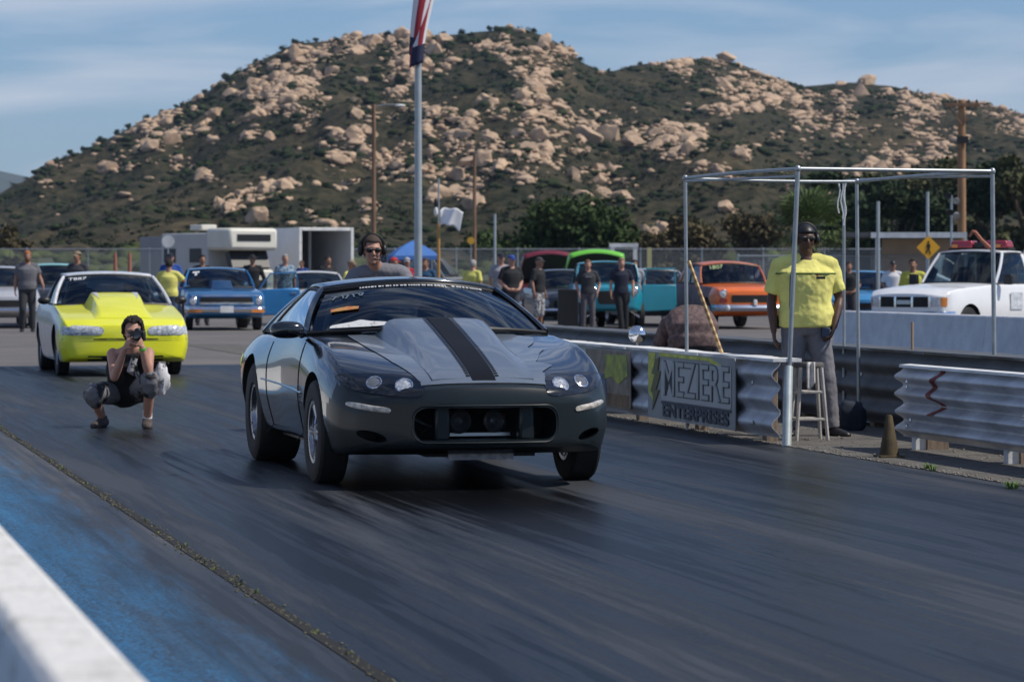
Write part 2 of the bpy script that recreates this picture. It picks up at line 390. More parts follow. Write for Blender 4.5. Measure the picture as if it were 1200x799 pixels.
def hill_z(px, d):
    dr, zr = ridge(px); t = (d - FOOT) / (dr - FOOT)
    if t <= 0: return -.4
    x = (px - 600) / F * d
    if t <= 1: prof = t ** 1.12 * (1 - .18 * math.sin(math.pi * t)); base = zr * prof
    else: base = zr * max(0, 1 - ((t - 1) * 1.25) ** 1.3)
    gate = min(1, t * 4) * min(1, abs(1 - t) * 5 + .12)
    n = fbm(x / 95, d / 130) * 7.5 + fbm(x / 24 + 9, d / 24) * 2.4 + abs(fbm(x / 60 + 40, d / 210)) * -7
    return base + n * gate - .4
NX, ND = 330, 150
pxs = np.linspace(-420, 1800, NX); V = np.zeros((NX * ND, 3)); tt = np.concatenate([np.linspace(0, 1, 118), np.linspace(1.01, 1.75, 32)])
for i, px in enumerate(pxs):
    dr, zr = ridge(px)
    for j, t in enumerate(tt):
        d = FOOT + (dr - FOOT) * t; V[i * ND + j] = ((px - 600) / F * d, d, hill_z(px, d))
idx = np.arange(NX * ND).reshape(NX, ND); Fc = np.stack([idx[:-1, :-1], idx[1:, :-1], idx[1:, 1:], idx[:-1, 1:]], -1).reshape(-1, 4)
def hill_material():
    m = bpy.data.materials.new('chaparral_slope'); m.use_nodes = True; t = m.node_tree; b = t.nodes['Principled BSDF']; L = t.links.new
    tc = N(t, 'ShaderNodeTexCoord'); 
    def nz(s, d=6): n = N(t, 'ShaderNodeTexNoise'); n.inputs['Scale'].default_value = s; n.inputs['Detail'].default_value = d; n.inputs['Roughness'].default_value = .65; L(tc.outputs['Object'], n.inputs['Vector']); return n.outputs[0]
    def ramp(x, *st):
        r = N(t, 'ShaderNodeValToRGB'); L(x, r.inputs[0]); e = r.color_ramp.elements
        while len(e) < len(st): e.new(.5)
        for k, (p_, c) in enumerate(st): e[k].position = p_; e[k].color = (*c, 1)
        return r.outputs[0]
    c1 = ramp(nz(.03), (.38, (.022, .026, .015)), (.52, (.045, .042, .024)), (.66, (.12, .092, .055)))
    c2 = ramp(nz(.35), (.44, (.014, .018, .010)), (.62, (.095, .078, .046)))
    mx_ = N(t, 'ShaderNodeMix', data_type='RGBA'); mx_.inputs[0].default_value = .5; L(c1, mx_.inputs[6]); L(c2, mx_.inputs[7])
    L(mx_.outputs[2], b.inputs['Base Color']); b.inputs['Roughness'].default_value = 1; b.inputs['Specular IOR Level'].default_value = .1
    bp = N(t, 'ShaderNodeBump'); bp.inputs['Distance'].default_value = 1.5; bp.inputs['Strength'].default_value = .8; L(nz(.25), bp.inputs['Height']); L(bp.outputs[0], b.inputs['Normal'])
    return m
o = linkobj('hill', mfast('hill', V, Fc, hill_material(), True)); tag(o, kind='structure')
# far blue mountain at the left edge and behind
mb = MB(); FM = [(-3200, 200), (-1500, 185), (-700, 215), (-300, 196), (-60, 196), (0, 199), (25, 204), (45, 213), (120, 232), (300, 240), (900, 230), (1500, 225), (2500, 215), (3600, 200)]
FX = np.array([f[0] for f in FM], float); FY = np.array([f[1] for f in FM], float)
def fmz(u, v):
    px = -3200 + 6800 * u; d = 4200 + 2600 * v; zr = CH + (HZ - np.interp(px, FX, FY)) * 5600 / F
    t = 1 - abs((d - 5600) / 1400) if d < 5600 else 1 - (d - 5600) / 1200 * .8
    return Vector(((px - 600) / F * 5600, d, zr * max(0, t) + 14 * fbm(px / 90, d / 300) * min(1, max(0, t) * 2) * max(.1, 1 - t) - 1))
mb.grid(fmz, 200, 26); tag(mb.build('mountain', mat('far_slope', (.045, .052, .035), 1, var=.4, vs=.006)), kind='structure')

# boulders
def ico(sub):
    bm = bmesh.new(); bmesh.ops.create_icosphere(bm, subdivisions=sub, radius=1); v = np.array([q.co[:] for q in bm.verts]); f = np.array([[q.index for q in p.verts] for p in bm.faces]); bm.free(); return v, f
IV2, IF2 = ico(2); IV3, IF3 = ico(3); IV1, IF1 = ico(1)
def rock_verts(iv, seed, flat):
    off = Vector((seed * 7.3, seed * 3.1, seed)); out = np.zeros_like(iv); rr_ = random.Random(seed)
    planes = [(Vector((rr_.gauss(0, 1), rr_.gauss(0, 1), rr_.gauss(0, .8))).normalized(), rr_.uniform(.5, .85)) for _ in range(11)]
    for k, p in enumerate(iv):
        v = Vector(p); n1 = noise.noise(v * 1.1 + off); n2 = noise.noise(v * 2.6 + off)
        q = v * (1 + .42 * n1 + .2 * n2)
        for nn, dd in planes:
            e = q.dot(nn) - dd
            if e > 0: q -= nn * e * .93
        q.z *= flat; out[k] = q
    return out
rgb = np.random.default_rng(11)
m_rock = mat('boulder_granite', (.53, .375, .25), .92, var=.3, vs=.55, bump=1.0, bs=1.6, col2=(.25, .175, .12), lo=.32, hi=.55)
ROCKS = [rock_verts(ico(4)[0], s, .85) for s in range(8)]; RF4 = ico(4)[1]; ROCK2 = [rock_verts(IV2, s + 20, .78) for s in range(14)]
def dens(px, py, t):
    n = fbm(px / 75.0, py / 42.0 + 5, 4) * .9 + fbm(px / 26.0 + 7, py / 15.0, 3) * .45
    k = .19 + n * 1.4
    k += .34 * math.exp(-((px - 420) / 190) ** 2 - ((py - 95) / 60) ** 2) + .30 * math.exp(-((px - 560) / 160) ** 2 - ((py - 190) / 45) ** 2)
    k += .35 * math.exp(-((px - 900) / 160) ** 2 - ((py - 125) / 35) ** 2) + .22 * math.exp(-((px - 1080) / 120) ** 2 - ((py - 150) / 40) ** 2)
    k += .2 * math.exp(-((px - 640) / 50) ** 2 - ((py - 60) / 25) ** 2)
    k -= .55 * math.exp(-((px - 735) / 75) ** 2 - ((py - 105) / 28) ** 2)       # bare saddle
    k -= .8 * (1 / (1 + math.exp(-(py - 262) / 8))) + (.30 if px < 260 and py > 215 else 0) + (.40 if px > 780 and py > 212 else 0)
    return k
def on_hill(px, t): 
    dr, zr = ridge(px); d = FOOT + (dr - FOOT) * t; z = hill_z(px, d); return Vector(((px - 600) / F * d, d, z)), d
cand = []
for i in range(62000):
    px = rgb.uniform(-120, 1320); t = rgb.uniform(.1, 1.0); p, d = on_hill(px, t); py = HZ + (CH - p.z) * F / d
    k = dens(px, py, t)
    if k > rgb.uniform(.22, .95):
        r = .50 * (1 - rgb.random()) ** -.40 * (1 + max(0, k) * .3); r = min(r, 2.7) * (.62 + .42 * t)
        cand.append((r, px, t, p, d))
for px, py, r in ((345, 68, 5.5), (272, 112, 5), (700, 160, 6.0), (715, 162, 5.6), (686, 163, 5), (300, 100, 4.5), (238, 150, 5.5), (140, 165, 4), (850, 72, 6), (865, 78, 5), (598, 32, 3.4), (610, 36, 4), (410, 44, 4), (450, 42, 3.6), (497, 48, 6), (510, 62, 5), (480, 45, 5), (255, 137, 5), (420, 125, 4), (570, 140, 4.5), (985, 100, 5), (1015, 99, 6), (1040, 108, 5), (688, 165, 6.4), (708, 167, 6.2), (846, 104, 5.5), (905, 122, 6), (1008, 112, 6), (242, 152, 6), (352, 74, 6.2)):
    best = None
    for t in np.linspace(.15, 1.0, 90):
        p, d = on_hill(px, t); e = abs(HZ + (CH - p.z) * F / d - py)
        if best is None or e < best[0]: best = (e, t, p, d)
    cand.append((r * (.62 if r < 7 else 1), px, best[1], best[2], best[3]))
cand.sort(key=lambda c: -c[0] / c[4])
cand = [c for c in cand if -60 < c[1] < 1260] 
big = [c for c in cand[:265] ]; rest = cand[265:]
rock_me = [mfast('boulder', v, RF4, m_rock, True) for v in ROCKS]
for me_ in rock_me: me_.set_sharp_from_angle(angle=R(20))
for i, (r, px, t, p, d) in enumerate(big):
    o = linkobj('boulder', rock_me[i % 8]); o.location = (p.x, p.y, p.z + r * .12)
    o.rotation_euler = (rgb.uniform(-.3, .3), rgb.uniform(-.35, .35), rgb.uniform(0, 6.28)); o.scale = (r * rgb.uniform(.85, 1.35), r * rgb.uniform(.8, 1.2), r * rgb.uniform(.6, 1.05))
    tag(o, 'pale tan granite boulder among dark brush on the rocky hill', 'boulder', 'large boulders on the rocky hill')
def scatter(items, protos, faces, squash):
    V = []; Fc = []; b = 0
    for i, (r, p) in enumerate(items):
        v = protos[i % len(protos)]; a = rgb.uniform(0, 6.28); c, s = math.cos(a), math.sin(a)
        sc = np.array([rgb.uniform(.8, 1.4), rgb.uniform(.8, 1.2), rgb.uniform(*squash)]) * r; q = v * sc
        q = np.stack([q[:, 0] * c - q[:, 1] * s, q[:, 0] * s + q[:, 1] * c, q[:, 2]], 1) + np.array([p.x, p.y, p.z + r * .1])
        V.append(q); Fc.append(faces + b); b += len(v)
    return np.concatenate(V), np.concatenate(Fc)
Vr, Fr = scatter([(c[0], c[3]) for c in rest], ROCK2, IF2, (.5, .9))
tag(linkobj('small_boulders', mfast('small_boulders', Vr, Fr, m_rock, False)), 'thousands of smaller tan rocks strewn over the brushy hill', 'rocks', kind='stuff')
# chaparral
m_brush = mat('chaparral', (.040, .052, .022), 1, var=.45, vs=.12, bump=1, bs=2.5, col2=(.016, .024, .011), spec=.1)
def bush_verts(iv, seed):
    off = Vector((seed * 5.1, seed, 2)); return np.array([(Vector(p) * (1 + .75 * noise.noise(Vector(p) * 2.3 + off) + .35 * noise.noise(Vector(p) * 5 + off)))[:] for p in iv])
BUSH = [bush_verts(IV2, s) for s in range(8)]
items = []
for i in range(9000):
    px = rgb.uniform(-120, 1320); t = rgb.uniform(.02, 1.0) ** .85; p, d = on_hill(px, t)
    if rgb.random() < .55 + .9 * fbm(p.x / 30, p.y / 40, 3): items.append((rgb.uniform(.45, 1.35) * (.6 + .6 * t), p))
Vb, Fb = scatter(items, BUSH, IF2, (.45, .8))
tag(linkobj('chaparral', mfast('chaparral', Vb, Fb, m_brush)), 'low dark green brush covering the slopes between the boulders', 'brush', kind='stuff')

# ---------------------------------------------------------------- trees
def leaf_cloud(clumps, n, size, seed, droop=0):
    rg = np.random.default_rng(seed); V = []; ws = np.array([c[1][0] * c[1][1] * c[1][2] for c in clumps]) ** .7; ws /= ws.sum()
    pick = rg.choice(len(clumps), n, p=ws); C = np.array([c[0] for c in clumps])[pick]; Rr = np.array([c[1] for c in clumps])[pick]
    u = rg.normal(size=(n, 3)); u /= np.linalg.norm(u, axis=1)[:, None]; rad = rg.random(n) ** .42
    cen = C + u * Rr * rad[:, None] * (1 + .12 * rg.normal(size=(n, 1)))
    a = rg.normal(size=(n, 3)); a /= np.linalg.norm(a, axis=1)[:, None]; b = np.cross(a, rg.normal(size=(n, 3))); b /= np.linalg.norm(b, axis=1)[:, None]
    s = size * rg.uniform(.5, 1.3, (n, 1)); Vv = np.stack([cen - a * s, cen + b * s * .55, cen + a * s, cen - b * s * .55], 1).reshape(-1, 3)
    return Vv, np.arange(4 * n).reshape(n, 4)
m_leaf = {k: mat('leaf_' + k, c, .85, var=.55, vs=v, spec=.2) for k, c, v in (('oak', (.045, .070, .022), 1.1), ('brown', (.085, .070, .035), .9), ('dark', (.032, .050, .022), .8), ('olive', (.075, .080, .035), .9), ('palm', (.10, .145, .05), 2))}
m_bark = mat('bark', (.09, .065, .045), .95, var=.3, vs=6, bump=1, bs=12)
def tree(px, d, top, width, kind, label, n=5000, size=.22, seed=0, low=.12, group=None, name='tree', nc=16, base=None):
    rg = random.Random(seed); z0 = 0 if base is None else base; H = CH + (HZ - top) * d / F - z0; W = width * d / F
    root = empty(name, ((px - 600) / F * d, d, z0), 0, label, 'tree', group)
    t = MB(); t.tube([(0, 0, -.3), (.05 * H, 0, H * .25), (0, .03 * H, H * .55)], [H * .045, H * .032, H * .015], 9)
    cl = []
    for i in range(nc):
        a = rg.random() * 6.28; r = (rg.random() ** .6) * W * .36; hz = rg.uniform(low + .15, .86); k = math.sin(math.pi * min(1, max(.15, hz)) ** .8)
        c = Vector((math.cos(a) * r * (k + .25), math.sin(a) * r * (k + .25) * .8, H * hz)); rr = W * rg.uniform(.11, .2)
        cl.append((c[:], (rr, rr * .9, rr * rg.uniform(.55, .85))))
        if i < 9: t.tube([(0, 0, H * rg.uniform(.12, .35)), c * .55 + Vector((0, 0, H * .12)), c], [H * .018, H * .011, H * .004], 6)
    top_z = max(c[0][2] + c[1][2] for c in cl); cl = [((c[0][0], c[0][1], c[0][2] * H / top_z), c[1]) for c in cl]
    t.build('trunk', m_bark, root)
    V, Fx = leaf_cloud(cl, n, size, seed); V[:, 2] = np.maximum(V[:, 2], .02)
    linkobj('crown', mfast('crown', V, Fx, m_leaf[kind]), root); return root
tree(662, 175, 224, 205, 'oak', 'broad dark green oak rounding up behind the fence left of the centre poles', 17000, .20, 1, low=-.2, nc=34, name='oak_tree')
tree(742, 185, 258, 60, 'olive', 'small bushy green tree tucked against the right side of the broad oak', 3500, .2, 2, low=-.1)
tree(815, 170, 250, 140, 'brown', 'low brownish shrub tree behind the fence above the orange car', 6000, .18, 3, low=-.15)
tree(872, 190, 248, 110, 'brown', 'brownish green shrub tree just left of the fan palm', 5000, .2, 4, low=-.15)
spec_r = [(985, 215, 196, 130, 'dark', 'dark green tree rising behind the fan palm'), (1050, 190, 206, 120, 'dark', 'dark tree behind the small tan shed'),
          (1085, 235, 182, 140, 'olive', 'olive tree behind the shed, its top beside the wooden utility pole'), (1150, 200, 190, 120, 'dark', 'dark tree right of the utility pole behind the white truck'),
          (1205, 190, 180, 110, 'olive', 'olive tree cut off by the right edge of the picture'), (1020, 240, 200, 110, 'olive', 'olive tree between the fan palm and the shed')]
for i, (px, d, tp, wd, kd, lb) in enumerate(spec_r): tree(px, d, tp, wd, kd, lb, 9000, .24, 20 + i, low=-.15, nc=22, group='trees behind the shed')
tree(8, 190, 262, 60, 'brown', 'small brown bush at the left edge below the hill', 2500, .18, 41, low=-.15)
# grass bank in front of the hill
mb = MB()
def bank(u, v):
    px = -700 + 2700 * u; d = 200 + 190 * v; hh = 3.6 * min(1, v * 2.2) * (.75 + .3 * math.sin(px / 130) + .35 * fbm(px / 60, 3))
    if v > .8: hh *= (1 - v) * 5
    return Vector(((px - 600) / F * d, d, hh - .3))
mb.grid(bank, 130, 16); tag(mb.build('grass_bank', mat('bank_grass', (.075, .085, .028), .95, var=.4, vs=.2, bump=1, bs=4, col2=(.05, .058, .025))), kind='structure')
V = []; Fc = []
items = []
for i in range(900):
    u = rgb.random(); v = rgb.uniform(.15, .8); items.append((rgb.uniform(.3, 1.1), bank(u, v)))
Vb, Fb = scatter(items, BUSH, IF2, (.5, .9)); tag(linkobj('scrub', mfast('scrub', Vb, Fb, mat('scrub_green', (.07, .085, .03), 1, var=.5, vs=.3, spec=.1))), 'olive green scrub along the grassy bank at the foot of the hill', 'scrub', kind='stuff')
# loose twiggy brush: leaf sprays between the boulders
pos = []
for i in range(15000):
    px = rgb.uniform(-120, 1320); t = rgb.uniform(.02, 1.0); p, d = on_hill(px, t)
    if rgb.random() < .6 + .8 * fbm(p.x / 26, p.y / 30, 3): pos.append((p.x, p.y, p.z + .3, rgb.uniform(.5, 1.3) * (.6 + .6 * t)))
pos = np.array(pos); n_ = 16; C_ = np.repeat(pos, n_, 0); u_ = rgb.normal(size=(len(C_), 3)); u_ /= np.linalg.norm(u_, axis=1)[:, None]; u_[:, 2] = np.abs(u_[:, 2]) * .8
cen = C_[:, :3] + u_ * C_[:, 3:] * rgb.random((len(C_), 1)) ** .5; a_ = rgb.normal(size=(len(C_), 3)); a_ /= np.linalg.norm(a_, axis=1)[:, None]; b_ = np.cross(a_, rgb.normal(size=(len(C_), 3))); b_ /= np.linalg.norm(b_, axis=1)[:, None]; s_ = rgb.uniform(.12, .34, (len(C_), 1))
tag(linkobj('brush_sprays', mfast('brush_sprays', np.stack([cen - a_ * s_, cen + b_ * s_ * .6, cen + a_ * s_, cen - b_ * s_ * .6], 1).reshape(-1, 3), np.arange(4 * len(C_)).reshape(-1, 4), mat('brush_leaf', (.050, .058, .026), .9, var=.6, vs=.09, col2=(.016, .022, .011), spec=.15))), 'dark leafy scrub scattered over the hill slope', 'brush', kind='stuff')
# ridge trees
ridge_t = [(345, 42, 9), (265, 84, 12), (190, 128, 9), (172, 133, 10), (150, 140, 9), (137, 143, 10), (117, 158, 11), (98, 164, 9), (82, 172, 9), (68, 186, 8), (300, 68, 7), (370, 40, 8), (404, 36, 8), (454, 36, 10), (520, 34, 7), (541, 32, 9), (574, 29, 9), (588, 30, 6), (626, 34, 8), (658, 50, 7), (680, 66, 8), (713, 79, 6), (330, 58, 7), (240, 100, 8), (470, 92, 22), (548, 130, 13), (206, 122, 7), (750, 72, 6)]
RC = []
for v_ in range(3):
    cl = [((rng_.uniform(-.5, .5), rng_.uniform(-.5, .5), rng_.uniform(.55, 1.3)), (.5, .5, .4)) for _ in range(9)]; RC.append(mfast('crown', *leaf_cloud(cl, 1300, .11, 60 + v_), m_leaf['dark']))
tm = MB(); tm.tube([(0, 0, -.5), (.05, 0, .4), (0, 0, 1)], [.09, .07, .03], 6); tmesh = tm.mesh('trunk', m_bark)
for i, (px, py, wd) in enumerate(ridge_t):
    best = min(((abs(HZ + (CH - on_hill(px, t)[0].z) * F / on_hill(px, t)[1] - (py + wd * .45)), t) for t in np.linspace(.4, 1, 50)))
    p, d = on_hill(px, best[1]); s = wd * d / F / 1.9
    root = empty('ridge_tree', (p.x, p.y, p.z - .3 * s), i * 1.3, 'small dark bushy tree high on the boulder-strewn hill', 'tree', 'small dark trees on the hill skyline'); root.scale = (s, s, s)
    linkobj('trunk', tmesh, root); linkobj('crown', RC[i % 3], root)
# fan palm
def palm(px, d, ctop, rad):
    x = (px - 600) / F * d; zc = CH + (HZ - ctop) * d / F; root = empty('fan_palm', (x, d, 0), 0, 'green fan palm with a round crown behind the man in the yellow shirt', 'palm tree')
    t = MB(); t.tube([(0, 0, -.1), (.03, 0, zc * .5), (0, 0, zc)], [.26, .22, .2], 12); t.build('trunk', m_bark, root)
    V = []; Fc = []; rg = random.Random(5)
    for k in range(64):
        az = rg.random() * 6.28; el = rg.uniform(-.6, 1.35); dr = Vector((math.cos(az) * math.cos(el), math.sin(az) * math.cos(el), math.sin(el))); side = dr.cross(Vector((0, 0, 1))).normalized(); upv = side.cross(dr)
        L0 = rad * rg.uniform(.35, .55); c = Vector((0, 0, zc)) + dr * L0
        b = len(V); V += [tuple(Vector((0, 0, zc)) + side * .02), tuple(Vector((0, 0, zc)) - side * .02), tuple(c - side * .02), tuple(c + side * .02)]; Fc.append((b, b + 1, b + 2, b + 3))
        for q in range(15):
            a = (q / 14 - .5) * 3.6; ld = (dr * math.cos(a) + side * math.sin(a)).normalized(); ll = rad * rg.uniform(.42, .62); w_ = ld.cross(upv).normalized() * .03
            e = c + ld * ll * .7 + upv * .0; tip = c + ld * ll - Vector((0, 0, .10 * ll + .02)); b = len(V)
            V += [tuple(c), tuple(e - w_), tuple(tip), tuple(e + w_)]; Fc.append((b, b + 1, b + 2, b + 3))
    linkobj('crown', mfast('crown', V, Fc, m_leaf['palm']), root)
palm(950, 120, 268, 1.9)
# ---------------------------------------------------------------- barriers
m_white = mat('white_paint', (.72, .72, .70), .55, var=.16, vs=3, bump=.3, bs=20)
m_conc = mat('white_concrete', (.68, .67, .64), .8, col2=(.40, .38, .34), vs=9, lo=.26, hi=.5, bump=.6, bs=40)
m_conc2 = mat('grey_concrete', (.76, .76, .76), .85, col2=(.60, .60, .61), vs=3, bump=.5, bs=30)
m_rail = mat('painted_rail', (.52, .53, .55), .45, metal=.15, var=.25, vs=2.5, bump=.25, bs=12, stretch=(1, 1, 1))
m_rail_shade = mat('shaded_rail', (.10, .105, .11), .6, metal=.2, var=.3, vs=2, bump=.3, bs=10)  # darker rail colour carries the shade of the far guardrail's face
m_galv = mat('galvanised', (.42, .44, .45), .42, metal=.75, var=.15, vs=12)
m_pipe = mat('pipe_paint', (.36, .39, .40), .4, metal=.5, var=.12, vs=10)
m_rust = mat('rust', (.20, .085, .04), .9, var=.4, vs=18, bump=.5, bs=60)
m_wood = mat('weathered_wood', (.26, .20, .15), .9, var=.3, vs=5, bump=.6, bs=25, stretch=(8, 8, 1))
m_black = mat('black_plastic', (.012, .012, .013), .45)
m_rubber = mat('tyre_rubber', (.014, .014, .015), .75, var=.3, vs=20)
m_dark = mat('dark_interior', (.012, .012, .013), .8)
m_chrome = mat('chrome', (.75, .76, .78), .12, metal=1)
m_steel = mat('steel', (.45, .46, .48), .3, metal=1)

def local(p0, p1):      # frame along p0->p1: x along, y to the left, z up
    d = (p1 - p0); L = d.length; d.normalize(); n = Vector((-d.y, d.x, 0)); return d, n, L
def jersey(name, a, s0, s1, seg, mtl, label, group, w_top=.075, h=.81):
    prof = [(-.30, 0), (-.30, .08), (-.14, .33), (-w_top, h - .02), (-w_top + .02, h), (w_top - .02, h), (w_top, h - .02), (.14, .33), (.30, .08), (.30, 0)]
    n = int(round((s1 - s0) / seg))
    for i in range(n):
        b0 = s0 + i * seg + .006; b1 = s0 + (i + 1) * seg - .006
        mb = MB(); mb.rings([[Vector((x, y, z)) for x, z in prof] for y in (0, b1 - b0)])
        o = mb.build(name, mtl, angle=25, bevel=.008); p = TN * a + TU * b0; o.location = (p.x, p.y, 0); o.rotation_euler = (0, 0, TR)
        tag(o, label, 'barrier', group)
jersey('concrete_barrier', wall_a - .075, 2.0, 38, 6.0, m_conc, 'long white concrete barrier beside the blue painted shoulder, bottom left', 'white concrete barriers along the left shoulder')
fw = Vector((5.0, 47.6, 0))
jersey('concrete_barrier', across(fw), along(fw) - 30, along(fw) + .1, 6.02, m_conc2, 'pale concrete barrier beyond the dark guardrail, in front of the white pickup', 'pale concrete barriers in front of the pickup')

def wave(zb, zt, humps, depth, n=44):
    return [(depth * (.5 - .5 * math.cos(2 * math.pi * humps * k / n)), zb + (zt - zb) * k / n) for k in range(n + 1)]
def rail_panel(x0, x1, zb, zt, humps, depth, y0, sgn, th=.006):
    pr = wave(zb, zt, humps, depth); out = [(y0 + sgn * d, z) for d, z in pr] + [(y0 + sgn * (d - th), z) for d, z in reversed(pr)]
    mb = MB(); k = max(2, int((x1 - x0) / .5)); mb.rings([[Vector((x0 + (x1 - x0) * i / k, y, z)) for y, z in out] for i in range(k + 1)]); return mb
def barrier(name, p0, p1, zb, zt, label, group, mtl, top=True, width=.34, seg=3.8, humps=3, posts=True, both=True, topm=None, wood_end=False):
    # p0: near end of the face that looks at the near lane; the structure extends to its right
    d, n, L = local(p0, p1); root = empty(name, (p0.x, p0.y, 0), math.atan2(d.y, d.x), label, 'guardrail', group)
    k = max(1, int(round(L / seg))); sl = L / k
    for i in range(k):
        rail_panel(i * sl, (i + 1) * sl + (.08 if i < k - 1 else 0), zb, zt, humps, .07, .004 * (i % 2), 1).build('rail', mtl, root)
        if both: rail_panel(i * sl, (i + 1) * sl, zb, zt, humps, .07, -width, -1).build('rail', mtl, root)
    if top:
        x = 0; rg = random.Random(5)
        while x < L - .05:
            l = min(rg.uniform(1.6, 2.4), L - x); mb = MB()
            mb.rings([[Vector((x + l * q, .055 + rg.uniform(-.012, .008), zt + .006)), Vector((x + l * q, .055, zt + .03)), Vector((x + l * q, -width - .05, zt + .03 + rg.uniform(-.004, .004))), Vector((x + l * q, -width - .05, zt + .006))] for q in np.linspace(0, .995, 9)])
            mb.build('top_cap', topm or m_white, root, smooth=False); x += l
    if posts:
        for i in range(int(L / 1.9)):
            mb = MB(); mb.box((.45 + i * 1.9, -width / 2, (zt - .02) / 2), (.10, width - .03, zt - .02)); mb.build('post', m_wood, root, bevel=.006)
            b = MB()
            for z in (zb + .1, zb + .42): b.lathe([(.001, .0), (.02, 0), (.02, .012), (.001, .018)], 8, Matrix.Translation((.45 + i * 1.9, .075, z)) @ Matrix.Rotation(R(-90), 4, 'X'))
            b.build('bolt', m_steel, root)
    return root
b0 = G(914, 522); b1 = b0 + TU * 15.2
barrier('guardrail', b0, b1, .06, .655, 'corrugated grey guardrail with white top carrying the printed banners', None, m_rail, width=.13, both=False)
r0 = G(1059, 526); r1 = r0 - TU * 9
# right-front guardrail: runs towards the camera
d_, n_, L_ = local(r1, r0)
rr = empty('guardrail', (r1.x, r1.y, 0), math.atan2(d_.y, d_.x), 'pale corrugated guardrail with a rust red painted squiggle, bottom right', 'guardrail')
for k, (zb, zt) in enumerate(((.10, .36), (.365, .63))):
    for i in range(3):
        x0, x1 = (9 - (i + 1) * 3, 9 - i * 3); rail_panel(x0, x1 + (.1 if i else 0), zb, zt, 2, .075, .004 * ((i + k) % 2), 1).build('rail', m_rail, rr)
mb = MB(); mb.rings([[Vector((x, y, z)) for y, z in ((.04, .635), (.035, .655), (-.055, .66), (-.055, .635))] for x in np.linspace(0, 9, 19)]); mb.build('top_cap', m_white, rr, smooth=False)
mb = MB(); mb.rings([[Vector((x, y, z)) for y, z in ((.012, .358), (.016, .366), (-.01, .366), (-.01, .358))] for x in np.linspace(6.6, 8.9, 9)]); mb.build('seam_strip', m_white, rr, smooth=False)
for i, x in enumerate((8.75, 6.9, 5.0, 3.1, 1.2)):
    mb = MB(); mb.box((x, -.16, .31), (.14, .18, .62)); mb.build('post', m_wood, rr, bevel=.006)
    mb = MB(); mb.box((x, -.04, .05), (.09, .1, .1)); mb.build('foot', m_white, rr)
b = MB()
for x in (8.62, 8.70, 6.0, 6.1, 3.4, 3.5):
    for z in (.19, .24, .49, .53): 
        if (int(x * 10) + int(z * 100)) % 2: continue
        b.lathe([(.001, 0), (.017, 0), (.017, .012), (.001, .02)], 8, Matrix.Translation((x, .078, z)) @ Matrix.Rotation(R(-90), 4, 'X'))
b.build('bolt', m_chrome, rr)
# painted squiggle following the waves
mb = MB(); zs = np.linspace(.29, .632, 60)
def face_y(z):
    zb, zt = (.10, .36) if z < .3625 else (.365, .63); return .079 * (.5 - .5 * math.cos(4 * math.pi * max(0, min(1, (z - zb) / (zt - zb))))) + .004
rs = []
for z in zs:
    xc = 8.22 - .10 * math.sin((z - .3) * 26) ; y = face_y(z); rs.append([Vector((xc - .05, y + .002, z)), Vector((xc + .05, y + .002, z)), Vector((xc + .05, y + .004, z)), Vector((xc - .05, y + .004, z))])
mb.rings(rs); mb.build('painted_squiggle', mat('red_brown_paint', (.22, .045, .03), .7, var=.3, vs=20), rr)
# dark guardrail on the far side of the median
k0 = Vector((3.07, 28.4, 0)) - TU * 8.5; k1 = Vector((3.07, 28.4, 0)) + TU * 17
barrier('guardrail', k0, k1, .05, .675, 'corrugated guardrail with shade put into its dark colour, behind the man in the yellow shirt', None, m_rail_shade, humps=3, topm=m_rail_shade)

# banners hung on the near guardrail
d_, n_, L_ = local(b0, b1)
def on_face(px):                       # distance along the face for a photo column
    k = (px - 600) / F; return (b0.x - k * b0.y) / (k * d_.y - d_.x) 
def bannerM(s0, s1):                   # text plane: X to the right for a viewer on the track, Y up, Z towards the track
    c = b0 + d_ * s0; M = Matrix.Identity(4); X = -d_; Z = n_; 
    for i in range(3): M[i][0] = X[i]; M[i][1] = (0, 0, 1)[i]; M[i][2] = Z[i]
    M.translation = (0, 0, 0); return M
def banner(name, pxl, pxr, z0, z1, label):
    s1, s0 = on_face(pxl), on_face(pxr); c = b0 + d_ * (s0 + s1) / 2 + n_ * .092; W = s1 - s0; root = empty(name, (c.x, c.y, 0), 0, label, 'banner'); return root, W, bannerM(0, 0)
m_vinyl = mat('grey_vinyl', (.33, .34, .33), .6, var=.1, vs=3); m_ygreen = mat('yellow_green_print', (.62, .62, .10), .6, var=.25, vs=8); m_ink = mat('dark_ink', (.05, .055, .075), .6)
m_ltprint = mat('light_print', (.50, .51, .50), .6); m_brownp = mat('brown_print', (.20, .12, .06), .7, var=.4, vs=6)
root, W, M = banner('banner', 771, 874, .07, .66, 'grey banner with two lines of block lettering fixed to the near guardrail')
def flat(name, outline, mtl, z, parent, th=.003, wav=True):
    mb = MB(); n = len(outline); vs = [M @ Vector((x, y, z)) for x, y in outline] + [M @ Vector((x, y, z + th)) for x, y in outline]
    mb.add(vs, [tuple(range(n)), tuple(range(2 * n - 1, n - 1, -1))] + [(i, i + n, (i + 1) % n + n, (i + 1) % n) for i in range(n)]); return mb.build(name, mtl, parent, smooth=False)
flat('sheet', rrect(-W / 2, W / 2, .075, .665, .06), m_vinyl, -.008, root, .008)
q = W / 2
flat('border_stripe', [(-q * .72, .66), (q * .45, .655), (q * .72, .60), (q * .80, .50), (q * .74, .50), (q * .64, .585), (q * .42, .625), (-q * .72, .63)], m_ygreen, .002, root)
flat('border_stripe', [(-q * .98, .655), (-q * .80, .655), (-q * .86, .5), (-q * .78, .42), (-q * .9, .3), (-q * .84, .22), (-q * .98, .3)], m_ygreen, .002, root)
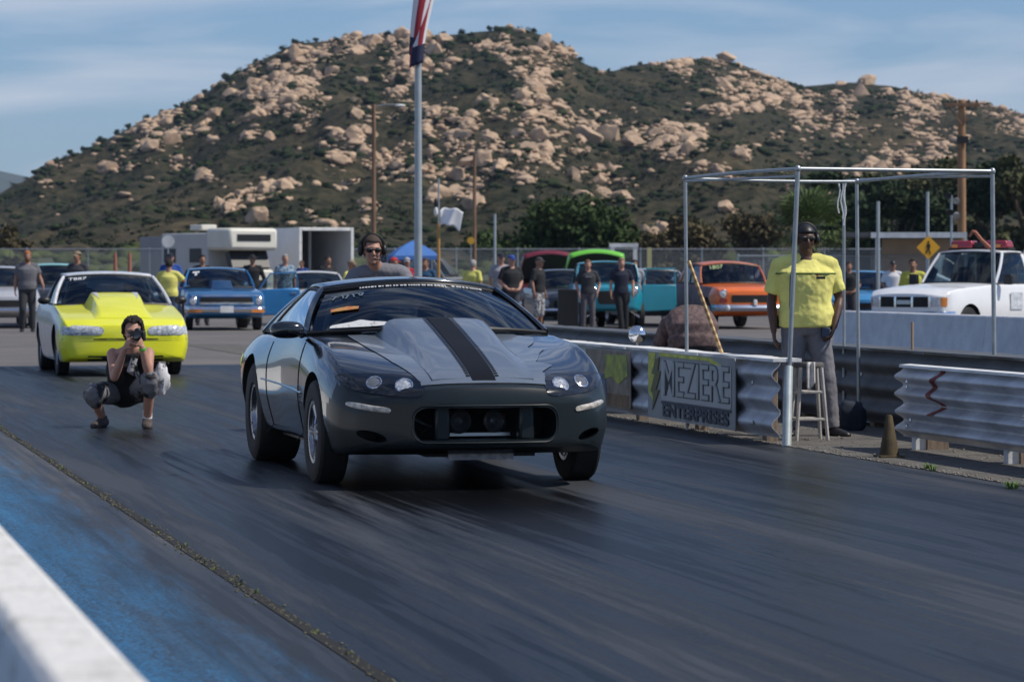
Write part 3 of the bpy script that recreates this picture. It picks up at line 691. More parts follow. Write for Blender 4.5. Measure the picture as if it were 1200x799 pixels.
flat('emblem', [(-q * .80, .60), (-q * .70, .62), (-q * .74, .50), (-q * .66, .50), (-q * .78, .33), (-q * .70, .33), (-q * .88, .14), (-q * .84, .30), (-q * .92, .31), (-q * .82, .46), (-q * .89, .47)], mat('olive_ink', (.16, .15, .06), .6), .006, root)
flat('panel', rrect(-q * .66, q * .93, .245, .60, .2), m_ltprint, .003, root)
flat('panel', rrect(-q * .66, q * .93, .215, .238, .1), m_ink, .003, root)
text('lettering', 'MEZIERE', .43, M @ Matrix.Translation((q * .15, .425, .008)), mat('grey_ink', (.12, .13, .14), .6), root, fitw=q * 1.50, bold=.010); sxm = text.sx
text('lettering', 'MEZIERE', .43, M @ Matrix.Translation((q * .15, .425, .014)), mat('pale_print', (.44, .45, .43), .6), root, sx=sxm, bold=-.001)
text('lettering', 'ENTERPRISES', .15, M @ Matrix.Translation((q * .13, .155, .008)), m_ink, root, fitw=q * 1.5, bold=.005)
root, W, M = banner('banner', 697, 750, .1, .64, 'worn brown and yellow banner on the guardrail beside the black car'); q = W / 2
flat('sheet', rrect(-q, q, .12, .64, .06), mat('tan_print', (.26, .21, .16), .7, var=.35, vs=5), -.008, root, .008)
flat('printed_area', [(-q * .1, .60), (q * .85, .61), (q * .9, .42), (q * .5, .33), (q * .2, .40), (-q * .2, .36), (-q * .05, .5)], mat('yellow_print', (.50, .50, .06), .6, var=.4, vs=9, col2=(.18, .24, .08)), .002, root)
flat('printed_area', [(-q * .55, .40), (-q * .1, .42), (0, .19), (-q * .5, .17)], mat('blue_print', (.10, .14, .22), .6, var=.3, vs=10), .002, root)
flat('printed_area', rrect(-q * .95, q * .95, .125, .24, .1), m_brownp, .0005, root, .001)

# pipe frame (canopy frame without a cover)
fr = empty('pipe_frame', (2.2, 25.2, 0), 0, 'bare grey pipe canopy frame standing over the stool and the guardrails', 'frame')
def W2(p): return Vector(p) - Vector((2.2, 25.2, 0))
T1 = P(935, 198, 25.0); T3 = P(1163, 201, 25.6); T2 = P(803, 209, 27.4); T5 = P(1004, 213, 27.9); T4 = P(989, 212, 28.6)
def pipe(name, pts, r, n=10, m=m_pipe): mb = MB(); mb.tube([W2(p) for p in pts], r, n); return mb.build(name, m, fr)
B1 = G(922, 524)
pipe('post', [P(925, 432, 25.0), T1], .019); pipe('post_sleeve', [B1, P(924, 430, 25.0)], .036, 14, mat('sleeve_paint', (.42, .47, .47), .45, metal=.3, var=.15, vs=8))
pipe('post', [Vector((T3.x + .02, T3.y, 0)), T3], .018); pipe('post', [Vector((T2.x + .02, T2.y, 0)), T2], .016); pipe('post', [Vector((T5.x + .02, T5.y, 0)), T5], .016); pipe('post', [Vector((T4.x, T4.y, 0)), T4], .014)
def bowed(a, b, s): return [a + (b - a) * k / 8 + Vector((0, 0, s * math.sin(math.pi * k / 8))) for k in range(9)]
pipe('rail', bowed(T1, T3, .0), .017); pipe('rail', bowed(T2, T5, -.01), .015); pipe('rail', bowed(T2, T1, .008), .015); pipe('rail', bowed(T5, T3, .01), .015)
pipe('rail', bowed(T2 - Vector((0, .1, .03)), T1 - Vector((.02, 0, .06)), .0), .011); pipe('rail', bowed(T4, T3 - Vector((0, 0, .04)), .01), .012)
for t_ in (T1, T2, T3, T5): mb = MB(); mb.ell(W2(t_), (.026, .026, .03), nu=10, nv=8); mb.build('elbow', m_galv, fr)
mb = MB()
for k, dx in enumerate((-.03, 0, .025)):
    a = T4 + Vector((-.02 + dx, -.03, -.02)); mb.tube([W2(a + Vector((math.sin(j * 1.3 + k) * .012, 0, -.055 * j))) for j in range(6 + k)], .006, 6)
o = mb.build('strap', m_white); o.location = (2.2, 25.2, 0); tag(o, 'white frayed strap dangling from the rear of the pipe frame', 'strap')

# stool
st = empty('stool', (G(950, 518) + Vector((0, .18, 0))), R(8), 'tall weathered four legged stool in front of the man in the yellow shirt', 'stool'); Hs = .64
m_stool = mat('stool_wood', (.42, .40, .37), .7, var=.25, vs=6, bump=.4, bs=30)
mb = MB(); mb.lathe([(.001, Hs), (.115, Hs), (.125, Hs - .012), (.125, Hs - .035), (.11, Hs - .045), (.001, Hs - .045)], 22); mb.build('seat', mat('seat_top', (.07, .065, .06), .7, var=.3, vs=9), st)
for sx in (-1, 1):
    for sy in (-1, 1): mb = MB(); mb.tube([(sx * .085, sy * .085, Hs - .04), (sx * .130, sy * .130, 0)], [.017, .015], 8); mb.build('leg', m_stool, st)
for z in (.18, .40):
    k = .130 - .045 * z / Hs
    for a, b in (((-k, -k), (k, -k)), ((k, -k), (k, k)), ((k, k), (-k, k)), ((-k, k), (-k, -k))):
        mb = MB(); mb.tube([(*a, z), (*b, z)], .012, 7); mb.build('rung', m_stool, st)
# rag on the stool
mb = MB(); mb.grid(lambda u, v: Vector((-.03 + .07 * u, -.134 - .012 * math.sin(9 * u) - .02 * v, Hs + .005 - .2 * v - .03 * math.sin(5 * u) * v)), 8, 8); o = mb.build('rag', mat('rag_cloth', (.55, .53, .50), .95, var=.3, vs=14)); o.location = st.location
sd = o.modifiers.new('thick', 'SOLIDIFY'); sd.thickness = .008; tag(o, 'crumpled white rag hanging from the front of the stool seat', 'rag')
# striped pole leaning
a = P(807, 306, 27.0); b_ = P(847, 417, 26.9); b_ = Vector((b_.x, b_.y, max(.05, b_.z))); ext = b_ + (b_ - a) * .55
po = MB(); n = 16; 
full = [a + (ext - a) * k / 40 for k in range(41)]
for k in range(40): 
    po.tube([full[k], full[k + 1]], .017, 9, mi=k % 2, cap=(k in (0, 39)))
o = po.build('striped_pole', [mat('pole_tan', (.62, .43, .20), .6), mat('pole_brown', (.36, .20, .09), .6)]); tag(o, 'tan and brown striped stick leaning behind the near guardrail', 'stick')
# silver ball on a stalk
c = P(747, 392, 30.0); ro = empty('silver_ball', (c.x, c.y, 0), 0, 'shiny round silver dome above the guardrail just right of the black car', 'reflector'); mb = MB(); mb.ell((0, 0, c.z), (.085, .07, .085), nu=20, nv=14); mb.build('dome', m_chrome, ro)
mb = MB(); mb.tube([(0, 0, 0), (0, 0, c.z - .07)], .013, 8); mb.build('stalk', m_galv, ro)
# cone, bottle, bag
cp = G(1042, 537); co = empty('traffic_cone', cp, R(10), 'small traffic cone with shade put into its dark brown colour, beside the end of the pale guardrail', 'traffic cone'); m_cone = mat('shaded_cone', (.07, .05, .022), .8, var=.35, vs=12)  # the shade on the cone is put into its dark base colour
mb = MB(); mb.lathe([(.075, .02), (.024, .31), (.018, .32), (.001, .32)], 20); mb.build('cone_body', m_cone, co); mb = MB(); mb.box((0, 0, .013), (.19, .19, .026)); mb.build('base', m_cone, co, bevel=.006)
bp_ = G(981, 508) + Vector((.16, .35, 0)); bgp = MB(); bgp.ell((0, 0, .12), (.12, .09, .14), nu=22, nv=16, fn=lambda v: Vector((math.copysign(abs(v.x) ** .6, v.x), math.copysign(abs(v.y) ** .6, v.y), math.copysign(abs(v.z) ** .7, v.z))) * (1 + .16 * noise.noise(v * 2.6))); o = bgp.build('bag', mat('blue_bag', (.012, .02, .035), .8, var=.3, vs=9)); o.location = bp_; tag(o, 'dark blue bag on the ground beside the standing man in yellow', 'bag')
sg = MB(); pg = G(1067, 420, .3); pg = P(1069, 395, 27.4); sg.tube([(0, 0, -.2), (0, 0, .12)], .012, 8); o = sg.build('marker_stick', mat('stick_tan', (.35, .24, .15), .8)); o.location = (pg.x, pg.y, pg.z - .0); o.location.z = .72 + .1
tag(o, 'short tan stick standing on the dark guardrail', 'stick')

# ---------------------------------------------------------------- poles, flags, signs
m_pole = mat('grey_pole', (.40, .44, .45), .45, metal=.4, var=.1, vs=3); m_wpole = mat('wood_pole', (.20, .12, .075), .9, var=.35, vs=2, bump=.5, bs=8, stretch=(4, 4, .6))
fp = empty('flagpole', ((490 - 600) / F * 60, 60, 0), 0, 'tall grey metal flagpole rising behind the black car', 'flagpole')
mb = MB(); mb.tube([(0, 0, 0), (0, 0, 3), (0, 0, 9.2)], [.078, .072, .05], 16); mb.build('pole', m_pole, fp); mb = MB(); mb.ell((0, 0, 9.28), (.09, .09, .09)); mb.build('finial', m_chrome, fp)
# limp striped flag: a sheet hung by one edge, folded back and forth
def flag(u, v):          # u across folds (fly), v down
    top, H = 9.0, 3.75; fold = u * 4.2; wdt = .27 + .14 * math.sin(math.pi * min(1, v * 1.1)) * (1 - .75 * max(0, (v - .62) / .38))
    x = .06 + (wdt) * (.5 - .5 * math.cos(fold * math.pi * .72)) + .05 * math.sin(v * 5) - .13 * v ** 2 + .05 * math.sin(u * 9) * .4
    y = -.10 + .045 * math.cos(fold * math.pi * 1.4) + .09 * u - .05 * math.sin(v * 7 + u * 5); return Vector((x - .05, y, top - H * v * (1 - .12 * u) ))
def flagmat():
    m = bpy.data.materials.new('flag_stripes'); m.use_nodes = True; b = m.node_tree.nodes['Principled BSDF']; b.inputs['Roughness'].default_value = .8; return m
mfl = [mat('flag_red', (.33, .025, .04), .8), mat('flag_white', (.72, .70, .72), .8), mat('flag_blue', (.018, .022, .06), .8)]
mb = MB(); nu, nv = 78, 50; vs = [flag(i / nu, j / nv) for j in range(nv + 1) for i in range(nu + 1)]
for j in range(nv):
    for i in range(nu):
        q4 = [j * (nu + 1) + i, j * (nu + 1) + i + 1, (j + 1) * (nu + 1) + i + 1, (j + 1) * (nu + 1) + i]
        u, v = i / nu, j / nv; mi = 2 if (v > .885 and u > .05 and (u < .66 or v > .96)) else int(u * 13) % 2
        mb.f.append(tuple(q4)); mb.m.append(mi)
mb.v = [tuple(v) for v in vs]
fo = mb.build('flag', mfl, None); fo.location = fp.location; sd = fo.modifiers.new('t', 'SOLIDIFY'); sd.thickness = .004; tag(fo, 'limp red and white striped flag with dark blue hanging from the flagpole', 'flag')
def pole(name, px, d, top, r, mtl, label, cat, extra=None):
    root = empty(name, ((px - 600) / F * d, d, 0), 0, label, cat); h = CH + (HZ - top) * d / F; mb = MB(); mb.tube([(0, 0, -.1), (0, 0, h)], [r, r * .8], 12); mb.build('pole', mtl, root); return root, h
r1_, h = pole('light_pole', 438, 118, 122, .09, m_wpole, 'thin brown wooden light pole with a lamp arm, left of the flagpole', 'light pole')
mb = MB(); mb.tube([(0, 0, h - .12), (.4, 0, h - .02), (.95, 0, h - .03)], .025, 8); mb.build('arm', m_galv, r1_); mb = MB(); mb.ell((1.0, 0, h - .06), (.2, .09, .05)); mb.build('lamp', m_white, r1_)
pole('utility_pole', 556, 130, 181, .085, m_wpole, 'thin brown wooden pole between the white flag and the green oak', 'pole')
r3, h = pole('flag_staff', 514, 85, 209, .028, m_galv, 'thin flag staff with a yellow lower half, right of the flagpole', 'pole')
mb = MB(); mb.tube([(0, 0, 0), (0, 0, CH + (HZ - 262) * 85 / F)], .042, 10); mb.build('lower_pole', mat('ochre_paint', (.45, .24, .06), .6), r3)
for zz, mm in ((248, m_white), (238, m_black)): mb = MB(); mb.ell((-.07, 0, CH + (HZ - zz) * 85 / F), (.06, .06, .13)); mb.build('lamp', mm, r3)
mb = MB()
def wfl(u, v): return Vector((.04 + .62 * u - .1 * v * u, .12 * math.sin(u * 7 + v * 2), CH + (HZ - 247) * 85 / F + .12 * math.sin(u * 3.4) * (1 - u * .7) - .42 * v * (1 - .15 * u) - .16 * u * v + .03 * math.sin(u * 11)))
mb.grid(wfl, 24, 10); wf = mb.build('white_flag', mat('white_cloth', (.75, .76, .8), .8), None); wf.location = r3.location; sd = wf.modifiers.new('t', 'SOLIDIFY'); sd.thickness = .004; tag(wf, 'plain white flag fluttering on the thin staff', 'flag')
pole('post', 580, 110, 251, .055, m_pole, 'short grey post right of the brown wooden pole', 'post')
pole('post', 1029, 75, 236, .05, m_pole, 'pale grey post standing in front of the small tan shed', 'post')
pole('post', 1087, 82, 225, .05, m_pole, 'taller pale grey post rising behind the yellow diamond sign', 'post')
r4, h = pole('utility_pole', 1127, 100, 118, .15, mat('brown_pole', (.30, .17, .09), .9, var=.35, vs=1.5, stretch=(4, 4, .5)), 'large brown wooden utility pole with a crossarm behind the white pickup', 'utility pole')
mb = MB(); mb.box((0, -.18, h - .15), (1.1, .1, .12)); mb.build('crossarm', m_wpole, r4, bevel=.01)
for sx in (-.45, -.2, .2, .45): mb = MB(); mb.lathe([(.001, 0), (.035, .01), (.05, .05), (.03, .1), (.001, .12)], 10, Matrix.Translation((sx, -.18, h - .09))); mb.build('insulator', m_black, r4)
for sx in (-1, 1): mb = MB(); mb.tube([(sx * .45, -.18, h - .18), (0, -.16, h - .8)], .02, 6); mb.build('brace', m_wpole, r4)
mb = MB(); mb.box((0, -.17, h - 1.25), (.36, .1, .22)); mb.build('pole_band', m_black, r4)
r5, h = pole('lamp_post', 1115, 88, 229, .04, m_galv, 'thin post with a cluster of floodlights, just left of the utility pole', 'lamp post')
for k, (dx, dz) in enumerate(((-.12, .0), (.1, -.12), (-.06, -.42), (.12, -.5))): 
    mb = MB(); mb.lathe([(.001, 0), (.05, 0), (.1, .12), (.095, .125), (.001, .1)], 12, Matrix.Translation((dx, -.06, h + dz)) @ Matrix.Rotation(R(100 + 10 * k), 4, 'X')); mb.build('floodlight', m_galv if k % 2 else m_black, r5)
# signs
rs_ = empty('crossing_sign', ((1088 - 600) / F * 72, 72, 0), 0, 'yellow diamond warning sign with a black walking figure', 'sign'); zc = CH + (HZ - 290) * 72 / F
mb = MB(); s_ = .27; mb.add([(0, 0, zc - s_), (s_, 0, zc), (0, 0, zc + s_), (-s_, 0, zc), (0, .012, zc - s_), (s_, .012, zc), (0, .012, zc + s_), (-s_, .012, zc)], [(0, 1, 2, 3), (7, 6, 5, 4), (0, 4, 5, 1), (1, 5, 6, 2), (2, 6, 7, 3), (3, 7, 4, 0)]); mb.build('sign_plate', mat('sign_yellow', (.85, .42, .02), .5), rs_, smooth=False)
mb = MB(); mb.ell((0, -.006, zc + .125), (.022, .004, .025)); mb.prism([(-.03, .09), (.03, .09), (.05, .0), (.02, -.02), (.06, -.15), (.035, -.155), (0, -.05), (-.05, -.15), (-.07, -.14), (-.02, -.01), (-.05, 0)], .006, Matrix.Translation((0, -.006, zc))); mb.build('symbol', m_black, rs_)
mb = MB(); mb.tube([(0, .04, 0), (0, .04, zc + .2)], .025, 8); mb.build('post', m_galv, rs_)
rs_ = empty('round_sign', ((197 - 600) / F * 95, 95, 0), 0, 'blank round white sign on a post beside the grey trailers', 'sign'); zc = CH + (HZ - 283) * 95 / F
mb = MB(); mb.lathe([(.001, 0), (.19, 0), (.19, .015), (.001, .015)], 26, Matrix.Translation((0, 0, zc)) @ Matrix.Rotation(R(90), 4, 'X')); mb.build('sign_plate', m_white, rs_); mb = MB(); mb.tube([(0, .03, 0), (0, .03, zc)], .025, 8); mb.build('post', m_galv, rs_)
mb = MB(); s2 = empty('small_sign', ((552 - 600) / F * 128, 128, 0), 0, 'small yellow marker sign low on the brown wooden pole', 'sign'); zc = CH + (HZ - 282) * 128 / F; mb.lathe([(.001, 0), (.15, 0), (.15, .02), (.001, .02)], 12, Matrix.Translation((0, 0, zc)) @ Matrix.Rotation(R(90), 4, 'X')); mb.build('sign_plate', mat('amber', (.7, .38, .03), .5), s2); mb = MB(); mb.tube([(0, .03, 0), (0, .03, zc)], .02, 6); mb.build('post', m_galv, s2)
# two orange marker posts
for i, px in enumerate((135, 152)):
    d = 105; mb = MB(); h = CH + (HZ - 296) * d / F; mb.tube([(0, 0, 0), (0, 0, h * .9), (0, 0, h)], [.08, .06, .04], 10); o = mb.build('channelizer', mat('orange_plastic', (.32, .12, .08), .7)); o.location = ((px - 600) / F * d, d, 0); tag(o, ('left' if i == 0 else 'right') + ' one of the two upright orange markers behind the yellow car', 'traffic marker', 'orange markers behind the yellow car')

# chain link fence
def chain_mat():
    m = bpy.data.materials.new('chain_link'); m.use_nodes = True; t = m.node_tree; b = t.nodes['Principled BSDF']; L = t.links.new
    b.inputs['Base Color'].default_value = (.34, .36, .36, 1); b.inputs['Metallic'].default_value = .4; b.inputs['Roughness'].default_value = .5
    tc = N(t, 'ShaderNodeTexCoord'); s = N(t, 'ShaderNodeSeparateXYZ'); L(tc.outputs['Object'], s.inputs[0]); outs = []
    for op in ('ADD', 'SUBTRACT'):
        a = N(t, 'ShaderNodeMath', operation=op); L(s.outputs[0], a.inputs[0]); L(s.outputs[2], a.inputs[1]); q = N(t, 'ShaderNodeMath', operation='MULTIPLY'); L(a.outputs[0], q.inputs[0]); q.inputs[1].default_value = 1 / .07
        f = N(t, 'ShaderNodeMath', operation='FRACT'); L(q.outputs[0], f.inputs[0]); l = N(t, 'ShaderNodeMath', operation='LESS_THAN'); L(f.outputs[0], l.inputs[0]); l.inputs[1].default_value = .15; outs.append(l)
    mx_ = N(t, 'ShaderNodeMath', operation='MAXIMUM'); L(outs[0].outputs[0], mx_.inputs[0]); L(outs[1].outputs[0], mx_.inputs[1]); L(mx_.outputs[0], b.inputs['Alpha']); return m
m_chain = chain_mat()
def fence(x0, x1, y, h, label):
    root = empty('chain_link_fence', (x0, y, 0), 0, label, 'fence'); L = x1 - x0
    mb = MB(); mb.add([(0, 0, .05), (L, 0, .05), (L, 0, h), (0, 0, h)], [(0, 1, 2, 3)]); mb.build('mesh_fabric', m_chain, root, smooth=False)
    pm = MB(); pm.tube([(0, 0, 0), (0, 0, h + .06)], .035, 8); pmesh = pm.mesh('fence_post', m_galv)
    k = int(L / 2.6)
    for i in range(k + 1): o = linkobj('fence_post', pmesh, root); o.location = (L * i / k, .04, 0)
    mb = MB(); mb.tube([(0, 0, h), (L, 0, h)], .022, 8); mb.build('top_rail', m_galv, root)
fence(-26, 16, 135, 2.45, 'long grey chain link fence running across behind the cars')
fence(6.6, 13.5, 92, 1.9, 'shorter chain link fence near the tan shed')

# shed
sh = empty('shed', ((1067 - 600) / F * 92, 92, 0), R(-6), 'small tan shed with a white trimmed flat roof', 'shed'); m_tan = mat('tan_wall', (.40, .29, .20), .85, var=.08, vs=2); Hh = CH + (HZ - 272) * 92 / F
mb = MB(); mb.box((.35, 1.6, Hh / 2 - .1), (2.3, 3, Hh - .2)); mb.build('wall', m_tan, sh, smooth=False)
mb = MB(); mb.box((-.2, 1.2, Hh - .08), (3.5, 4.2, .13)); mb.build('roof', mat('roof_grey', (.12, .12, .12), .9), sh, smooth=False); mb = MB(); mb.box((.22, -.93, Hh - .10), (2.75, .05, .16)); mb.build('fascia', m_white, sh, smooth=False)
mb = MB(); mb.box((-.95, 1.5, Hh / 2 - .1), (.10, .1, Hh - .2)); mb.build('side_panel', mat('shed_grey', (.16, .16, .17), .8), sh)
for x in (-.98, 1.56): mb = MB(); mb.box((x, -.85, Hh / 2 - .1), (.09, .09, Hh - .2)); mb.build('corner_post', m_white, sh)
mb = MB(); mb.box((-1.55, 1.2, 1.0), (.8, .05, 2.0)); mb.build('door', mat('door_grey', (.2, .2, .2), .7), sh)
# white framed gate structure
gt = empty('doorway', ((731 - 600) / F * 125, 125, 0), 0, 'white painted doorway frame in front of the fence behind the green car', 'frame'); hh = CH + (HZ - 287) * 125 / F
for x in (-.45, .45): mb = MB(); mb.box((x, 0, hh / 2), (.16, .12, hh)); mb.build('upright', m_white, gt)
mb = MB(); mb.box((0, 0, hh - .02), (1.15, .14, .16)); mb.build('lintel', m_white, gt); mb = MB(); mb.box((0, .3, hh / 2 - .2), (.7, .1, hh - .6)); mb.build('door', mat('door_dark', (.05, .05, .055), .7), gt)
mb = MB(); mb.box((0, 0, 1.15), (.16, .16, 2.3)); o = mb.build('yellow_post', mat('pale_yellow', (.50, .46, .22), .7)); o.location = ((761 - 600) / F * 110, 110, 0); tag(o, 'pale yellow post right of the white doorway frame', 'post')
# ---------------------------------------------------------------- cars. local axes: front towards -Y, x sideways, z up, y = 0 at the front axle
def herm(xs, ys, x):
    xs = np.asarray(xs, float); ys = np.asarray(ys, float); n = len(xs); dd = np.diff(ys) / np.diff(xs); m = np.zeros(n)
    m[0] = dd[0]; m[-1] = dd[-1]
    for i in range(1, n - 1): m[i] = 0 if dd[i - 1] * dd[i] <= 0 else 2 * dd[i - 1] * dd[i] / (dd[i - 1] + dd[i])
    x = np.atleast_1d(x); k = np.clip(np.searchsorted(xs, x) - 1, 0, n - 2); h = xs[k + 1] - xs[k]; t = (x - xs[k]) / h
    return (2 * t**3 - 3 * t**2 + 1) * ys[k] + (t**3 - 2 * t**2 + t) * h * m[k] + (-2 * t**3 + 3 * t**2) * ys[k + 1] + (t**3 - t**2) * h * m[k + 1]
def catmull(pts, sub):
    out = []; n = len(pts)
    for i in range(n - 1):
        p0, p1, p2, p3 = pts[max(i - 1, 0)], pts[i], pts[i + 1], pts[min(i + 2, n - 1)]
        for s in range(sub):
            t = s / sub; out.append(tuple(.5 * (2 * b + (c - a) * t + (2 * a - 5 * b + 4 * c - d) * t * t + (3 * b - a - 3 * c + d) * t ** 3) for a, b, c, d in zip(p0, p1, p2, p3)))
    out.append(pts[-1]); return out
class Shell:
    def __init__(s, st, bow_f=.2, bow_r=.12, lf=.7, box=.5, step=.07, cap=.05, belt=.45, exp=2.4, skirt=.94):
        A = np.array(st, float); s.A = A; s.bow_f, s.bow_r, s.lf, s.exp = bow_f, bow_r, lf, exp; s.y0, s.y1 = A[0, 0], A[-1, 0]; s.wm = A[:, 1].max()
        n = int((s.y1 - s.y0) / step); ys = np.linspace(s.y0, s.y1, n + 1); C = [herm(A[:, 0], A[:, k], ys) for k in range(1, 6)]
        rings = []
        for i, y in enumerate(ys):
            w_, zb, zs, ws, zt = [c[i] for c in C]; h = zs - zb
            half = [(0, zb), (w_ * .5, zb), (w_ * .88, zb), (w_ * skirt, zb + .02), (w_ * (skirt + .02), zb + h * .12), (w_ * .99, zb + h * .32), (w_, zb + h * belt), (w_ * .992, zb + h * .72), (w_ * .5 + ws * .5, zb + h * (.90)), (ws, zs + (zt - zs) * (.15 if zt > zs else 0)), (ws * .93, zs + (zt - zs) * .35), (ws * .7, zs + (zt - zs) * .72), (ws * .35, zs + (zt - zs) * .95), (0, zt)]
            h2 = catmull(half, 3); ring = [Vector((-x, y, z)) for x, z in h2[::-1]] + [Vector((x, y, z)) for x, z in h2[1:-1]]
            rings.append(ring)
        def capr(r, sgn):
            zc = (min(v.z for v in r) + max(v.z for v in r)) / 2; out = []
            for k, o in ((.985, .25), (.93, .62), (.8, .85), (.5, .97), (.2, 1.0)): out.append([Vector((v.x * k, v.y + sgn * cap * o, zc + (v.z - zc) * k)) for v in r])
            return out
        rings = capr(rings[0], -1)[::-1] + rings + capr(rings[-1], 1)
        for r in rings:
            for v in r: v.y = s.warp(v.x, v.y)
        s.mb = MB(); s.mb.rings(rings)
    def warp(s, x, y):
        k = (abs(x) / s.wm) ** s.exp
        f = max(0, min(1, 1 - (y - s.y0) / s.lf)) ** 1.3; r = max(0, min(1, 1 - (s.y1 - y) / s.lf)) ** 1.3
        return y + s.bow_f * k * f - s.bow_r * k * r
    def top(s, y): return float(herm(s.A[:, 0], s.A[:, 5], y)[0])
WH = {}
def wheel_meshes(r, w, rr, style, rimmat):
    key = (r, w, rr, style, rimmat.name)
    if key in WH: return WH[key]
    Rx = Matrix.Rotation(R(90), 4, 'Y'); hw = w / 2
    t = MB(); t.lathe([(rr, -hw * .86), (rr + .012, -hw * .95), (r * .86, -hw), (r * .955, -hw * .9), (r, -hw * .72), (r, -hw * .3), (r, hw * .3), (r, hw * .72), (r * .955, hw * .9), (r * .86, hw), (rr + .012, hw * .95), (rr, hw * .86)], 40, Rx)
    rm = MB(); rm.lathe([(rr - .02, -hw * .85), (rr + .004, -hw * .88), (rr + .006, -hw * .80), (rr - .035, -hw * .6), (rr - .045, 0), (rr - .035, hw * .6), (rr + .006, hw * .80), (rr + .004, hw * .88), (rr - .02, hw * .85), (rr - .028, hw * .6), (rr - .055, 0), (rr - .028, -hw * .6)], 32, Rx, closed=True)
    for sg in (-1, 1):
        xo = sg * hw * .62
        if style == 'spoke':
            for k in range(5):
                a = k * 2 * math.pi / 5; c, s_ = math.cos(a), math.sin(a)
                for da in (-.10, .10):
                    c2, s2 = math.cos(a + da), math.sin(a + da); rm.tube([(xo * 1.05, c2 * .05, s2 * .05), (xo * .9, c * rr * .5 + (c2 - c) * rr * .3, s_ * rr * .5 + (s2 - s_) * rr * .3), (xo * 1.08, c2 * (rr - .01), s2 * (rr - .01))], [(.014, .02), (.012, .014), (.014, .014)], 6)
            rm.lathe([(.001, xo * 1.2), (.05, xo * 1.2), (.062, xo), (.062, xo * .6)], 16, Rx)
        elif style == 'steel':
            rm.lathe([(.001, xo * .9), (.07, xo * .95), (.09, xo * .7), (rr * .75, xo * .8), (rr - .02, xo * .6)], 20, Rx)
        else:
            rm.lathe([(.001, xo * .8), (.05, xo * .8), (.06, xo * .5), (rr * .6, xo * .45), (rr * .8, xo * .6), (rr - .02, xo * .75)], 20, Rx)
            for k in range(12): a = k * math.pi / 6; rm.lathe([(.001, 0), (.01, 0), (.01, .015), (.001, .018)], 6, Matrix.Translation((xo * 1.25, math.cos(a) * (rr - .015), math.sin(a) * (rr - .015))) @ Matrix.Rotation(R(90 * sg), 4, 'Y'))
    hub = MB(); hub.lathe([(.001, -hw * .4), (rr * .55, -hw * .4), (rr * .55, -hw * .3), (.05, -hw * .25), (.05, hw * .25), (rr * .55, hw * .3), (rr * .55, hw * .4), (.001, hw * .4)], 20, Rx)
    WH[key] = (t.mesh('tyre', m_rubber, angle=30), rm.mesh('rim', rimmat, angle=35), hub.mesh('hub', m_steel)); return WH[key]
def add_wheel(root, x, y, r, w, rr, style='spoke', rimmat=None, steer=0):
    t, rm, hb = wheel_meshes(r, w, rr, style, rimmat or m_steel); o = linkobj('wheel', hb, root); o.location = (x, y, r); o.rotation_euler = (0, 0, steer)
    linkobj('tyre', t, o); linkobj('rim', rm, o)
def cutter(mb): return mb.build('cut', [], smooth=False)
def arches(sh_obj, wheels, w, depth=.34):
    cs = []
    for (y, z, ra) in wheels:
        for sg in (-1, 1):
            mb = MB(); mb.tube([(sg * (w - depth), y, z), (sg * (w + .3), y, z)], ra, 48); cs.append(mb)
    return [cutter(c) for c in cs]
m_glass = glass('tinted_glass', (.34, .42, .44)); m_glassd = glass('dark_glass', (.12, .15, .17)); m_seal = mat('window_seal', (.01, .01, .01), .5)
m_lens = mat('lamp_lens', (.55, .57, .60), .08, coat=1, var=.4, vs=40); m_amber = mat('amber_lens', (.65, .22, .04), .2, coat=.6); m_red = mat('red_lens', (.35, .01, .015), .2, coat=.8)
